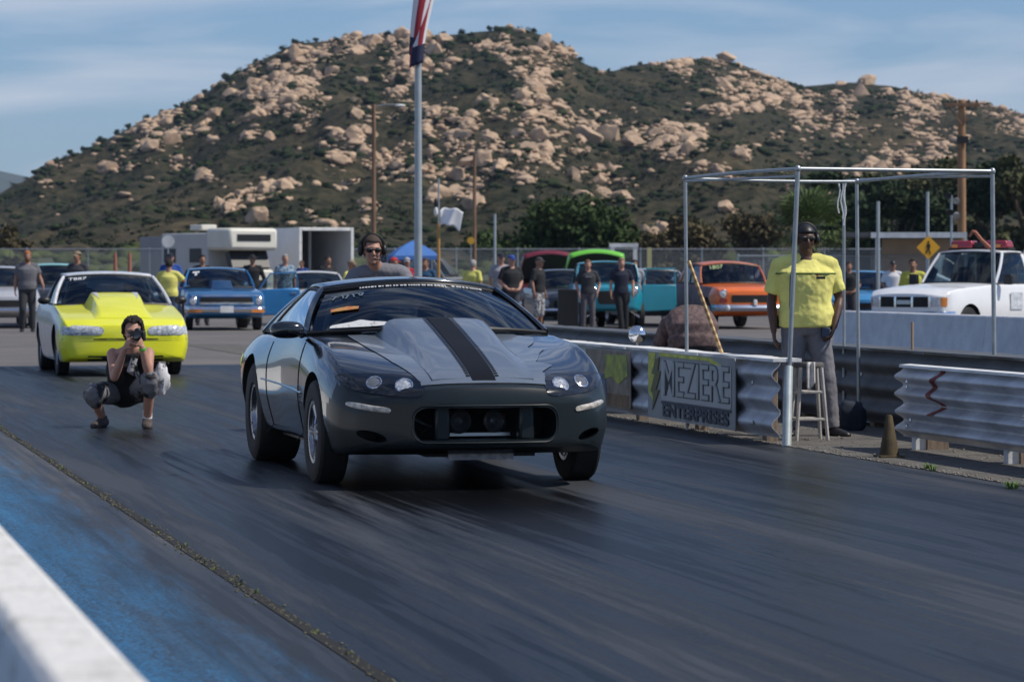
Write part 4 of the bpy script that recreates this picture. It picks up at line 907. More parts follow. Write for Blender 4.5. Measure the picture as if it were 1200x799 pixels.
def greenhouse(root, g, roofm, pillm, gl=None, driver=False, cage=False, uc=.8, ub=None, interior=True, glass_side=True, sgl=None, bp=True):
    gl = gl or m_glass
    Ly = lambda a, b, t: a + (b - a) * t
    bf, br, cr = g.get('bf', .16), g.get('br', .1), g.get('crown', .035); base_cr = g.get('bcr', .02)
    def ws(u, v): k = 1 - u * u; return Vector((u * Ly(g['wa'], g['wt'], v), Ly(g['ya'], g['yt'], v) - k * Ly(bf, bf * .55, v), Ly(g['za'], g['zt'], v) + k * Ly(base_cr, cr, v) - .0 + .02 * math.sin(math.pi * v)))
    def rw(u, v): k = 1 - u * u; return Vector((u * Ly(g['wb'], g['wt2'], v), Ly(g['yb'], g['yt2'], v) + k * Ly(br, br * .5, v), Ly(g['zb'], g['zt2'], v) + k * Ly(base_cr, cr, v) + .02 * math.sin(math.pi * v)))
    def roof(u, v): a, b = ws(u, 1), rw(u, 1); p = a.lerp(b, v); p.z += g.get('arch', .03) * math.sin(math.pi * v); p.x *= 1 + .02 * math.sin(math.pi * v); return p
    def side(sg):
        def f(u, v):
            b = Vector((g['wa'], g['ya'], g['za'])).lerp(Vector((g['wb'], g['yb'], g['zb'])), u); b.x += .035 * math.sin(math.pi * u); t = roof(1, u).copy()
            p = b.lerp(t, v); p.x += .03 * math.sin(math.pi * v * .8); p.x *= sg; return p
        return f
    mb = MB(); mb.grid(lambda a, b: ws(-.965 + 1.93 * a, .02 + .955 * b), 22, 10); mb.build('windshield', gl, root)
    mb = MB(); mb.grid(lambda a, b: rw(-.96 + 1.92 * a, .03 + .94 * b), 16, 8); mb.build('rear_window', gl, root)
    mb = MB(); mb.grid(lambda a, b: roof(-1 + 2 * a, b), 20, 14); o = mb.build('roof', roofm, root); sd = o.modifiers.new('t', 'SOLIDIFY'); sd.thickness = .03; sd.offset = 1
    ub = ub if ub is not None else .42
    for sg in (-1, 1):
        f = side(sg)
        if glass_side:
            mb = MB(); mb.grid(lambda a, b: f(.03 + (uc - .03) * a, .02 + .94 * b) , 14, 6); mb.build('side_window', sgl or gl, root)
        mb = MB(); mb.grid(lambda a, b: f(uc + (1 - uc) * a, b), 6, 6); o = mb.build('rear_pillar', pillm, root); sd = o.modifiers.new('t', 'SOLIDIFY'); sd.thickness = .025; sd.offset = 0
        mb = MB(); mb.tube([f(0, k / 8) for k in range(9)], (.026, .03), 8); mb.build('front_pillar', pillm, root)
        if bp: mb = MB(); mb.tube([f(ub, k / 6) + Vector((0, 0, 0)) for k in range(7)], (.022, .022), 6); mb.build('door_pillar', m_seal, root)
        mb = MB(); mb.tube([f(k / 12, .99) for k in range(13)], .016, 6); mb.tube([f(k / 12, .01) for k in range(13)], .012, 6); mb.build('window_trim', m_seal, root)
        mb = MB(); mb.tube([rw(sg * 1.0, k / 6) for k in range(7)], (.035, .03), 8); mb.build('rear_pillar', pillm, root)
    mb = MB(); mb.tube([ws(-1 + k / 8, .0) + Vector((0, 0, .0)) for k in range(17)], .014, 6); mb.tube([ws(-1 + k / 8, .99) for k in range(17)], .014, 6); mb.build('window_trim', m_seal, root)
    if interior:
        ys = g['yt'] + .35; zz = g['za'] - .02
        for sx in (-.38, .38):
            mb = MB(); mb.box((sx, ys, zz + .02), (.46, .14, .36), Matrix.Rotation(R(-14), 3, 'X')); mb.box((sx, ys + .07, zz + .24), (.24, .09, .14), Matrix.Rotation(R(-14), 3, 'X')); mb.build('seat', m_dark, root, bevel=.03)
        sx = .38; mb = MB(); M = Matrix.Translation((sx, g['yt'] - .12, zz + .03)) @ Matrix.Rotation(R(65), 4, 'X'); mb.lathe([(.175 + .013 * math.cos(a), .013 * math.sin(a)) for a in [k * math.pi / 3 for k in range(6)]], 24, M, closed=True); mb.build('steering_wheel', m_black, root)
        mb = MB(); mb.grid(lambda a, b: Vector(((-1 + 2 * a) * g['wa'] * .92, g['ya'] - bf * (1 - (2 * a - 1) ** 2) * .8 + .05 + .4 * b, g['za'] - .015 + .03 * math.sin(math.pi * b))), 14, 4); mb.build('dashboard', m_dark, root)
    if cage:
        mb = MB(); wt = g['wt'] * .86; zt = g['zt'] - .03; yb_ = g['yt'] + .62; zb_ = g['za'] - .1
        for sg in (-1, 1): mb.tube([(sg * g['wa'] * .86, g['ya'] + .12, zb_), (sg * wt, g['yt'] + .06, zt), (sg * wt, yb_, zt), (sg * g['wa'] * .9, yb_ + .02, zb_)], .02, 8)
        mb.tube([(-wt, yb_, zt), (wt, yb_, zt)], .02, 8); mb.tube([(-wt, g['yt'] + .06, zt), (wt, g['yt'] + .06, zt)], .02, 8); mb.tube([(-wt, yb_, zt), (wt, yb_ + .02, zb_)], .02, 8); mb.build('roll_cage', mat('cage_grey', (.10, .11, .12), .4), root)
    return ws, side
def on_glass(ws, u, v, lift=.006):
    e = .02; p = ws(u, v); X = (ws(u + e, v) - ws(u - e, v)).normalized(); Y = (ws(u, v + e) - ws(u, v - e)).normalized(); Z = X.cross(Y).normalized()
    if Z.y > 0: Z = -Z
    M = Matrix.Identity(4)
    for i in range(3): M[i][0] = X[i]; M[i][1] = Y[i]; M[i][2] = Z[i]; M[i][3] = p[i] + Z[i] * lift
    return M

def setdark(o, wheels, w, depth=.34):
    me = o.data
    for p in me.polygons:
        c = p.center
        for (y, z, ra) in wheels:
            q = math.hypot(c.y - y, c.z - z)
            if (abs(q - ra) < .012 and abs(p.normal.x) < .5) or (q < ra and abs(abs(c.x) - (w - depth)) < .01): p.material_index = 1

# ---- the black drag car
car = empty('race_car', (-.39, 20.64, 0), R(13.5), 'black drag race coupe with silver hood scoop and black centre stripe on the track', 'race car')
m_blk = mat('metallic_black', (.004, .008, .013), .2, metal=.1, coat=1.0, var=.15, vs=2)
m_fasc = mat('dark_teal_grey', (.009, .015, .018), .42, spec=.3, coat=.22, var=.12, vs=3)
m_silv = mat('blue_silver', (.20, .24, .29), .36, metal=.5, coat=.6, var=.06, vs=2); m_strp = mat('stripe_black', (.004, .004, .005), .5, spec=.2)
st = [(-.97, .80, .26, .56, .74, .665), (-.90, .865, .235, .615, .80, .70), (-.72, .905, .22, .70, .84, .755), (-.4, .925, .21, .80, .85, .815), (0, .94, .23, .885, .84, .865), (.35, .93, .25, .915, .84, .915), (.75, .915, .25, .925, .85, .975),
      (1.4, .905, .25, .92, .84, .975), (2.1, .93, .25, .90, .84, .965), (2.6, .95, .26, .90, .82, .96), (3.1, .93, .29, .89, .79, .96), (3.55, .88, .38, .87, .74, .96), (3.70, .82, .44, .85, .68, .93)]
shl = Shell(st, bow_f=.36, bow_r=.22, lf=.95, exp=2.6, cap=.06, step=.06); body = shl.mb.build('body', [m_blk, m_dark, m_fasc], car, angle=32)
wheels = [(0, .35, .375), (2.57, .37, .41)]
cs = arches(body, wheels, .93)
mb = MB(); o_ = rrect(-.455, .455, .320, .522, .75, n=6); M = Matrix.Translation((0, -.87, 0)); mb.prism(o_, .60, M); cs.append(cutter(mb))
for sg in (-1, 1): mb = MB(); mb.prism([(sg * (.70 + .085 * math.cos(a)), .345 + .032 * math.sin(a) + .02 * math.cos(a)) for a in [k * math.pi / 8 for k in range(16)]], .50, Matrix.Translation((0, -.80, 0))); cs.append(cutter(mb))
boolean_cut(body, cs); setdark(body, wheels, .93)
for p in body.data.polygons:
    c = p.center
    if p.material_index == 0 and c.y < -.42 - .0 * abs(c.x) and (c.z < .68 - (abs(c.x) / .9) ** 3 * .02 or c.z < .5): p.material_index = 2 if (c.y < -.53 and c.y < -.99 + .42 * (abs(c.x) / .9) ** 2 + .16) or c.z < .55 else 0
    if p.material_index != 1 and p.normal.x ** 2 < .3 and c.z < .22: p.material_index = 1
bv = bvh_of(body)
# hood panel, scoop, stripe
def hood_w(y): return float(np.interp(y, [-.93, -.5, 0, .6], [.40, .50, .56, .60]))
def zig(y): t = (y * 2.1 + .12 * math.sin(y * 9)) % 1; return (.15 * (t if t < .8 else (1 - t) * 4)) - .06
def drop(x, y, off=.005):
    h = bv.ray_cast(Vector((x, y, 3)), Vector((0, 0, -1))); return (h[0].z if h[0] else .7) + off
def hoodf(a, b):
    x0 = (-1 + 2 * a); y = -.955 + b * 1.5; x = x0 * (hood_w(y) + (zig(y) if x0 > 0 and y > -.8 else 0)); y2 = y + .36 * (abs(x) / .955) ** 2.6 * max(0, (1 - (y + .97) / .95)) ** 1.3 ; return Vector((x, y2, drop(x, y2)))
mb = MB(); mb.grid(hoodf, 24, 60); hood = mb.build('hood', m_silv, car)
def sc_h(y): return float(herm([-.90, -.6, -.2, .2, .46, .54], [0, .02, .062, .102, .115, .105], y)[0])
def sc_w(y): return float(np.interp(y, [-.9, .5], [.31, .40]))
rings = []
for y in np.linspace(-.90, .54, 26):
    h, w_ = sc_h(y) + .004, sc_w(y); half = [(w_ * 1.06, -.05), (w_ * 1.05, .0), (w_ * .97, h * .22), (w_ * .88, h * .62), (w_ * .80, h * .86), (w_ * .70, h * .97), (w_ * .5, h * 1.02), (0, h * 1.04)]
    base = drop(0, y, 0) ; pts = [Vector((x, y, base + z)) for x, z in half]; rings.append(pts + [Vector((-p.x, p.y, p.z)) for p in pts[-2::-1]])
mb = MB(); mb.rings(rings, cap=True); mb.build('hood_scoop', m_silv, car, angle=50)
mb = MB(); mb.grid(lambda a, b: Vector((-.075 + .15 * a, -.93 + b * 1.46, drop(0, -.93 + b * 1.46, 0) + 1.04 * (sc_h(-.93 + b * 1.46) + .004) + .005)), 2, 34); mb.build('stripe', m_strp, car)
for sg in (-1, 1):
    mb = MB()
    for k in range(40):
        y = -.88 + k * .034; z = drop(0, y, 0) + 1.04 * (sc_h(y) + .004) + .004; z2 = drop(0, y + .018, 0) + 1.04 * (sc_h(y + .018) + .004) + .004
        mb.add([(sg * .080, y, z), (sg * .105, y, z - .001), (sg * .105, y + .018, z2 - .001), (sg * .080, y + .018, z2)], [(0, 1, 2, 3)])
    mb.build('stripe_edge', m_strp, car)
# headlights
for sg in (-1, 1):
    ol = [(.385, .640), (.40, .603), (.47, .590), (.60, .598), (.72, .612), (.81, .640), (.855, .680), (.86, .712), (.82, .722), (.70, .728), (.55, .728), (.45, .715), (.40, .685)]
    ol = [(sg * x, z) for x, z in [tuple(p) for p in catmull(ol + [ol[0]], 3)[:-1]]]
    mb = MB(); conform(mb, bv, ol, 'y', .004, rings=5); hl = mb.build('headlight', mat('smoked_lamp', (.004, .005, .007), .15, coat=.5), car)
    for (cx, cz, r) in ((.50, .655, .056), (.665, .670, .050)):
        h = bv.ray_cast(Vector((sg * cx, -5, cz)), Vector((0, 1, 0))); p = h[0]; nn_ = h[1] if h[1].y < 0 else -h[1]; nn_ = (nn_ + Vector((0, -.35, 0))).normalized(); M = Matrix.Translation(p + nn_ * .006) @ nn_.to_track_quat('Z', 'Y').to_matrix().to_4x4()
        mb = MB(); mb.lathe([(r * 1.0, .0), (r * 1.02, .008), (r * .86, .010), (r * .82, .003)], 24, M); mb.build('bezel', m_chrome, hl)
        mb = MB(); mb.lathe([(.0005, .010), (r * .5, .009), (r * .82, .004), (r * .82, 0)], 24, M); mb.build('lens', mat('race_lens', (.34, .37, .42), .08, coat=1, var=.5, vs=50) if cx < .6 else mat('smoky_lens', (.12, .13, .15), .1, coat=1), hl)
    ts = [(sg * x, z) for x, z in catmull([(.60, .492), (.59, .508), (.61, .525), (.70, .538), (.79, .553), (.825, .552), (.83, .535), (.78, .516), (.70, .502), (.60, .492)], 3)[:-1]]
    mb = MB(); conform(mb, bv, ts, 'y', .006, rings=3, dome=.006); mb.build('turn_signal', mat('clear_signal', (.50, .46, .40), .15, coat=1, var=.4, vs=30), car)
# intake contents
mb = MB(); mb.box((0, -.585, .42), (1.0, .02, .26)); mb.build('grille', m_dark, car, smooth=False)
mb = MB()
for sx in (-.27, .27): mb = MB(); mb.box((sx, -.90, .425), (.10, .10, .225)); mb.build('intake_divider', m_fasc, car, bevel=.02)
for sx, r in ((-.13, .075), (.10, .07)):
    mb = MB(); M = Matrix.Translation((sx, -.76, .43)) @ Matrix.Rotation(R(90), 4, 'X'); mb.lathe([(r, 0), (r * 1.05, .03), (r * .8, .045), (r * .35, .01), (.001, .02)], 20, M); mb.build('fan', mat('fan_grey', (.10, .10, .11), .4, metal=.6), car)
mb = MB(); mb.box((.0, -.72, .345), (.42, .05, .02)); mb.tube([(-.42, -.74, .45), (-.3, -.75, .40), (-.36, -.74, .36)], .012, 8); mb.tube([(.1, -.74, .40), (.18, -.75, .47), (.05, -.76, .46)], .011, 8, mi=1); mb.build('hose', [m_steel, mat('hose_red', (.25, .03, .03), .4)], car)
# chrome lip of the intake
o2 = rrect(-.47, .47, .306, .536, .78, n=6); mb = MB(); pts = []
for x, z in o2:
    h = bv.ray_cast(Vector((x, -5, z)), Vector((0, 1, 0))); pts.append(Vector((x, (h[0].y if h[0] else -1) - .0, z)))
mb.tube(pts + [pts[0]], .006, 6, cap=False); mb.build('intake_lip', m_fasc, car)
# panel seam between fascia and hood / fenders
mb = MB(); sp = []
for k in range(41):
    x = -.40 + .8 * k / 40; h = bv.ray_cast(Vector((x, -5, .672)), Vector((0, 1, 0))); sp.append((h[0] + Vector((0, -.001, 0))) if h[0] else sp[-1])
mb.tube(sp, .004, 5); mb.build('panel_gap', m_dark, car)
# side seams, mirrors, board under the nose
for sg in (-1, 1):
    mb = MB(); ax = '-x' if sg > 0 else 'x'
    def sidept(y, z):
        h = bv.ray_cast(Vector((sg * 3, y, z)), Vector((-sg, 0, 0))); return (h[0] + Vector((sg * .001, 0, 0))) if h[0] else Vector((sg * .93, y, z))
    for path in ([(.60, .90), (.60, .6), (.62, .24)], [(1.95, .93), (1.93, .6), (1.85, .24)]):
        pp = []
        for (a, b), (c, d) in zip(path[:-1], path[1:]): pp += [sidept(a + (c - a) * k / 6, b + (d - b) * k / 6) for k in range(7)]
        mb.tube(pp, .004, 5)
    mb.build('door_gap', m_dark, car)
    mb = MB(); mb.tube([sidept(.45 + k * .15, .57 + .004 * k) for k in range(12)], (.008, .006), 6); mb.build('side_moulding', m_blk, car)
    if sg > 0: continue
    mb = MB(); mb.ell((sg * .99, .62, .985), (.115, .07, .058), nu=18, nv=12, fn=lambda v: Vector((math.copysign(abs(v.x) ** .7, v.x), v.y if v.y < 0 else v.y * .5, math.copysign(abs(v.z) ** .8, v.z)))); mb.tube([(sg * .86, .72, .96), (sg * .95, .68, 1.0)], [.04, .03], 8); mb.build('mirror', m_blk, car)
mb = MB(); mb.box((.0, -.83, .215), (.42, .012, .05)); brd = mb.build('name_board', mat('dirty_white', (.42, .42, .43), .6, col2=(.22, .22, .24), vs=24), car)
mb = MB(); mb.box((0, -.75, .225), (.7, .16, .03)); mb.build('splitter', m_dark, car)
# suspension and underbody
mb = MB()
for sg in (-1, 1): mb.tube([(sg * .25, -.15, .22), (sg * .72, 0, .20)], .018, 7); mb.tube([(sg * .25, .12, .22), (sg * .72, 0, .20)], .018, 7); mb.tube([(sg * .68, .02, .22), (sg * .6, .05, .62)], .035, 10); mb.tube([(sg * .2, -.1, .26), (sg * .74, -.1, .30)], .010, 6)
mb.box((0, 0, .26), (.55, .5, .14)); mb.box((0, 1.4, .24), (1.5, 2.2, .06)); mb.tube([(-.75, 2.57, .37), (.75, 2.57, .37)], .05, 10); mb.build('suspension', mat('dull_metal', (.08, .08, .085), .5, metal=.6), car)
m_rimd = mat('drag_rim', (.32, .33, .36), .25, metal=.9)
for sg in (-1, 1): add_wheel(car, sg * .835, 0, .335, .20, .20, 'spoke', m_rimd, R(0)); add_wheel(car, sg * .765, 2.57, .36, .32, .20, 'bead', m_rimd)
g = dict(ya=.82, wa=.83, za=.955, yt=1.42, wt=.60, zt=1.235, yt2=2.05, wt2=.58, zt2=1.235, yb=3.05, wb=.74, zb=.93, bf=.40, br=.16, crown=.055, bcr=.04, arch=.02)
ws, side = greenhouse(car, g, m_blk, m_blk, glass('race_glass', (.40, .50, .56), refl=.9), cage=True, uc=.80, bp=False, sgl=glass('race_side_glass', (.3, .35, .38), refl=3.0))
# white lettering strip along the top of the windshield, windshield stickers
mb = MB(); rg = random.Random(4); u = -.62
m_dec = mat('decal_white', (.70, .71, .73), .5)
while u < .80:
    l = rg.uniform(.012, .04); 
    if not (.33 < u < .40): M = on_glass(ws, u + l / 2, .93); mb.box(M.translation, (l * .6, .016 + rg.uniform(0, .006), .004), M.to_3x3())
    u += l + rg.choice([.008, .008, .02])
mb.build('windshield_lettering', m_dec, car, smooth=False)
mb = MB()
for k, (u, v, a, b, r_) in enumerate(((-.86, .86, .04, .07, -.3), (-.80, .87, .035, .07, .2), (-.745, .87, .04, .075, -.2), (-.69, .88, .012, .07, .2), (-.65, .885, .035, .065, .3), (-.60, .89, .03, .06, -.2))):
    M = on_glass(ws, u, v - .1) @ Matrix.Rotation(r_, 4, 'Z'); mb.box(M.translation, (a, .012, .003), M.to_3x3()); M2 = M @ Matrix.Translation((a * .4, -b / 2, 0)); mb.box(M2.translation, (.012, b, .003), M2.to_3x3())
mb.build('windshield_lettering', mat('decal_grey', (.12, .16, .20), .5), car, smooth=False)
def sticker(name, u, v, ol, mt, lift=.008):
    M = on_glass(ws, u, v, lift); mb = MB(); n = len(ol); mb.add([M @ Vector((x, z, 0)) for x, z in ol] + [M @ Vector((x, z, .003)) for x, z in ol], [tuple(range(n)), tuple(range(2 * n - 1, n - 1, -1))] + [(i, (i + 1) % n, (i + 1) % n + n, i + n) for i in range(n)]); return mb.build(name, mt, car, smooth=False)
m_st1 = mat('sticker_orange', (.50, .10, .05), .5, var=.5, vs=30, col2=(.55, .38, .10))
sticker('sticker', -.74, .40, [(-.10, -.03), (.10, -.005), (.105, .035), (.02, .045), (-.10, .012)], m_st1)
sticker('sticker', -.58, .10, catmull([(-.24, -.05), (-.22, -.01), (-.08, .03), (-.02, .055), (.05, .03), (.20, .0), (.25, -.02), (.12, -.045), (0, -.05), (-.24, -.05)], 3)[:-1], mat('sticker_white', (.66, .66, .64), .5, var=.5, vs=26, lo=.3, hi=.45, col2=(.15, .15, .15)))
# ---- generic older cars
def simple_car(name, loc, rz, label, cat, st, g, bodym, roofm=None, wheelspec=None, rim=None, style='steel', group=None, front=None, scale=1.0, box=.5, bow_f=.12, bow_r=.1, exp=3, wl=2.7, w=.9, uc=.85, cage=False, arch=.37, wr=.33, cut=True, rear_w=.2, wid=.18, belt=.5, bp=True):
    root = empty(name, loc, rz, label, cat, group); root.scale = (scale,) * 3
    sh_ = Shell(st, bow_f=bow_f, bow_r=bow_r, lf=.6, exp=exp, cap=.05, step=.1, belt=belt); b = sh_.mb.build('body', [bodym, m_dark], root, angle=32); wh = [(0, wr, arch), (wl, wr, arch)]
    if cut: boolean_cut(b, arches(b, wh, w)); setdark(b, wh, w)
    for sg in (-1, 1): add_wheel(root, sg * (w - .12), 0, wr, wid, wr * .56, style, rim); add_wheel(root, sg * (w - .13 - (rear_w - .2) / 2), wl, wr, rear_w, wr * .56, style, rim)
    ws, side = greenhouse(root, g, roofm or bodym, roofm or bodym, cage=cage, uc=uc, bp=bp) if g else (None, None)
    return root, b, bvh_of(b), ws
def lamp(root, bv_, cx, cz, r, name='headlight', ring=m_chrome, lens=None):
    h = bv_.ray_cast(Vector((cx, -5, cz)), Vector((0, 1, 0)))
    if not h[0]: return
    M = Matrix.Translation(h[0] + Vector((0, .01, 0))) @ Matrix.Rotation(R(90), 4, 'X'); mb = MB(); mb.lathe([(r * 1.15, 0), (r * 1.15, .03), (r, .04), (r, .02)], 22, M); o = mb.build(name, ring, root)
    mb = MB(); mb.lathe([(.0005, .045), (r * .6, .038), (r, .02)], 22, M); mb.build('lens', lens or m_lens, o)
def plate(root, bv_, ol, mt, name, off=.006, rings=3, dome=0): mb = MB(); conform(mb, bv_, ol, 'y', off, rings, dome=dome); return mb.build(name, mt, root)
def bumper(root, y, w_, z, h, mt, bow=.1, name='bumper', t=.06, wrap=.25):
    mb = MB(); rs = []
    for k in range(25):
        u = -1 + k / 12; x = u * w_; yy = y + bow * abs(u) ** 3 + (wrap * max(0, abs(u) - .9) / .1 if abs(u) > .9 else 0)
        rs.append([Vector((x, yy, z - h / 2)), Vector((x, yy - t * .6, z - h / 3)), Vector((x, yy - t, z)), Vector((x, yy - t * .6, z + h / 3)), Vector((x, yy, z + h / 2)), Vector((x, yy + .02, z))])
    mb.rings(rs); return mb.build(name, mt, root)

# yellow coupe
m_yel = mat('racing_yellow', (.80, .80, .02), .35, coat=.7, var=.04, vs=3); m_wp = mat('pearl_white', (.62, .63, .66), .35, coat=.6, var=.15, vs=7)
st = [(-.90, .80, .24, .66, .76, .70), (-.82, .85, .20, .72, .79, .745), (-.4, .865, .19, .80, .81, .83), (.1, .87, .19, .87, .81, .89), (.6, .87, .19, .92, .81, .95), (1.3, .87, .19, .93, .81, .95), (2.2, .87, .2, .94, .81, .96), (2.9, .86, .24, .95, .79, .98), (3.5, .82, .32, .93, .76, .96), (3.6, .78, .4, .9, .74, .93)]
g = dict(ya=.70, wa=.79, za=.94, yt=1.30, wt=.60, zt=1.315, yt2=2.15, wt2=.58, zt2=1.30, yb=2.75, wb=.72, zb=.97, bf=.14, br=.08, crown=.035)
yl = Vector(((138.5 - 600) / F * 42.6, 42.6, 0)); mus, mb_o, bvm, wsm = simple_car('race_car', yl, R(13.3), 'bright yellow coupe with a tall hood scoop and white roof behind the crouching photographer', 'race car', st, g, m_yel, m_wp, style='spoke', rim=m_rimd, wl=2.55, w=.87, cage=True, bow_f=.13, exp=3.2, rear_w=.30, wid=.16, uc=.8, wr=.32)
mb_o.data.materials.append(m_wp)
for p in mb_o.data.polygons:
    c = p.center
    if p.material_index == 0 and (c.y > .62 + .12 * math.sin(c.x * 14) or (abs(p.normal.x) > .75 and c.y > -.35 + .25 * math.sin(c.z * 17))): p.material_index = 2
def mscoop(root, y0, y1, w0, w1, hfun, mt, bvx, name='hood_scoop', back=None):
    rings = []
    for y in np.linspace(y0, y1, 20):
        h, w_ = hfun(y), w0 + (w1 - w0) * (y - y0) / (y1 - y0); hh = bvx.ray_cast(Vector((0, y, 3)), Vector((0, 0, -1))); bz = hh[0].z if hh[0] else .7
        half = [(w_ * 1.12, -.05), (w_ * 1.12, 0), (w_ * 1.0, h * .5), (w_ * .9, h * .93), (w_ * .82, h * 1.0), (0, h * 1.03)]; pts = [Vector((x, y, bz + z)) for x, z in half]; rings.append(pts + [Vector((-p.x, p.y, p.z)) for p in pts[-2::-1]])
    mb = MB(); mb.rings(rings); return mb.build(name, mt, root, angle=35)
mscoop(mus, -.72, .50, .34, .36, lambda y: .01 + .15 * min(1, max(0, (y + .72) / .85)) ** .9, m_yel, bvm)
for sg in (-1, 1):
    ol = [(sg * x, z) for x, z in catmull([(.30, .575), (.29, .62), (.34, .665), (.55, .675), (.80, .672), (.825, .62), (.82, .555), (.6, .552), (.36, .555), (.30, .575)], 2)[:-1]]
    plate(mus, bvm, ol, mat('glassy_lamp', (.50, .52, .55), .12, coat=1, var=.55, vs=30), 'headlight', .008, 4, .01)
    mb = MB(); mb.ell((sg * .93, .72, 1.0), (.09, .06, .055)); mb.build('mirror', m_black, mus)
    mb = MB(); o_ = [(sg * .30, .48), (sg * .40, .46), (sg * .36, .15), (sg * .32, -.02)]
    mb.add([(x * .70, y, .0) for x, y in o_], [(0, 1, 2, 3)]); 
    vs = [Vector((x * .78, y, (bvm.ray_cast(Vector((0, y, 3)), Vector((0, 0, -1)))[0].z) + 1.03 * (.01 + .15 * min(1, max(0, (y + .72) / .85)) ** .9) + .003)) for x, y in o_]
    mb = MB(); mb.add(vs, [(0, 1, 2, 3)]); mb.build('white_spike', m_wp, mus, smooth=False)
plate(mus, bvm, rrect(-.82, .82, .485, .515, .5), mat('shadow_gap', (.16, .16, .01), .7), 'bumper_groove', .004, 2)
plate(mus, bvm, rrect(-.5, .5, .215, .285, .5), m_dark, 'air_intake', .005, 2)
text('race_number', 'T887', .12, on_glass(wsm, -.70, .86), m_dec, mus, ext=.002)

# blue muscle car with open door
m_blue2 = mat('metallic_blue', (.025, .17, .40), .3, metal=.35, coat=.8, var=.1, vs=3); m_blued = mat('deep_blue', (.010, .06, .16), .35, metal=.3, coat=.7)
st = [(-.82, .86, .36, .80, .82, .82), (-.76, .90, .32, .85, .84, .87), (-.3, .91, .27, .89, .85, .92), (.4, .91, .26, .92, .85, .97), (1.0, .91, .26, .95, .85, 1.0), (2.0, .91, .27, .96, .85, 1.0), (2.8, .91, .32, .96, .84, 1.02), (3.6, .88, .40, .94, .8, .98), (3.75, .84, .45, .92, .78, .95)]
g = dict(ya=.72, wa=.80, za=.98, yt=1.22, wt=.66, zt=1.36, yt2=2.15, wt2=.62, zt2=1.35, yb=2.8, wb=.72, zb=1.01, bf=.12, br=.08, crown=.04)
nl = Vector(((261 - 600) / F * 77, 77, 0)); nov, nb, bvn, wsn = simple_car('parked_car', nl, R(11), 'metallic blue old muscle car with chrome bumper, its far door standing open', 'car', st, g, m_blue2, m_blue2, style='steel', rim=m_steel, wl=2.8, w=.91, scale=1.06, rear_w=.26)
mscoop(nov, -.05, .55, .22, .26, lambda y: .02 + .15 * min(1, max(0, (y + .05) / .3)), m_blued, bvn)
plate(nov, bvn, rrect(-.60, .60, .60, .76, .4), m_dark, 'grille', .006, 3); plate(nov, bvn, rrect(-.62, .62, .60, .65, .6), m_chrome, 'grille_bar', .03, 2); plate(nov, bvn, rrect(-.78, .78, .775, .81, .6), m_chrome, 'hood_trim', .012, 2)
for sg in (-1, 1): lamp(nov, bvn, sg * .74, .68, .085); plate(nov, bvn, [(sg * x, z) for x, z in rrect(.55, .8, .42, .49, .4)], m_amber, 'turn_signal', .1, 2)
bumper(nov, -.86, .93, .49, .15, m_chrome, .08); mb = MB(); mb.box((0, -.95, .49), (.30, .01, .15)); mb.build('number_plate', m_white, nov)
mb = MB(); M = on_glass(wsn, -.75, .85); mb.box(M.translation, (.16, .06, .003), M.to_3x3()); M = on_glass(wsn, -.74, .7); mb.box(M.translation, (.05, .09, .003), M.to_3x3()); mb.build('windshield_sticker', m_dec, nov)
dr = bpy.data.objects.new('door', None)
mb = MB(); mb.prism([(0, .32), (0, .93), (.95, .97), (1.02, .9), (1.0, .35)], .09); dr = mb.build('door', m_blue2, nov, bevel=.03); dr.location = (.90, .78, 0); dr.rotation_euler = (0, 0, R(8))
mb = MB(); mb.tube([(.02, 0, .93), (.30, 0, 1.30), (.92, 0, 1.33), (.97, 0, .96)], .02, 8); mb.build('window_frame', m_blue2, dr); mb = MB(); mb.add([(.05, 0, .95), (.31, 0, 1.28), (.90, 0, 1.31), (.95, 0, .97)], [(0, 1, 2, 3)]); mb.build('pane', m_glass, dr); mb = MB(); mb.box((.85, -.06, .85), (.14, .03, .025)); mb.build('handle', m_chrome, dr)

# orange old sedan
m_or = mat('orange_paint', (.80, .16, .012), .35, coat=.6, var=.05, vs=3); m_prim = mat('faded_primer', (.20, .13, .15), .75, var=.2, vs=3)
st = [(-.80, .84, .42, .86, .80, .92), (-.70, .90, .36, .92, .82, .98), (-.3, .93, .30, .97, .82, 1.02), (.4, .93, .28, 1.0, .82, 1.06), (1.0, .92, .28, 1.02, .84, 1.08), (2.0, .92, .28, 1.04, .85, 1.08), (2.9, .93, .32, 1.05, .84, 1.08), (3.8, .90, .42, 1.04, .8, 1.02), (4.0, .86, .46, 1.0, .78, .98)]
g55 = dict(ya=.85, wa=.80, za=1.07, yt=1.15, wt=.70, zt=1.47, yt2=2.5, wt2=.67, zt2=1.46, yb=3.0, wb=.76, zb=1.08, bf=.18, br=.12, crown=.07, arch=.05)
ol_ = Vector(((872 - 600) / F * 79, 79, 0)); chev, cb, bvc, wsc = simple_car('parked_car', ol_, R(13), 'orange and faded purple two tone vintage sedan behind the leaning striped stick', 'car', st, g55, m_or, mat('orange_roof', (.50, .13, .05), .5, coat=.3, var=.15, vs=3), style='steel', rim=m_white, wl=2.92, w=.93, scale=1.06, wr=.35, arch=.40, uc=.84)
cb.data.materials.append(m_prim)
for p in cb.data.polygons:
    if p.material_index == 0 and p.center.y > -.15 and (abs(p.normal.x) > .55 or p.center.y > 1.0): p.material_index = 2
plate(chev, bvc, rrect(-.56, .56, .63, .80, .5), m_dark, 'grille', .006, 3)
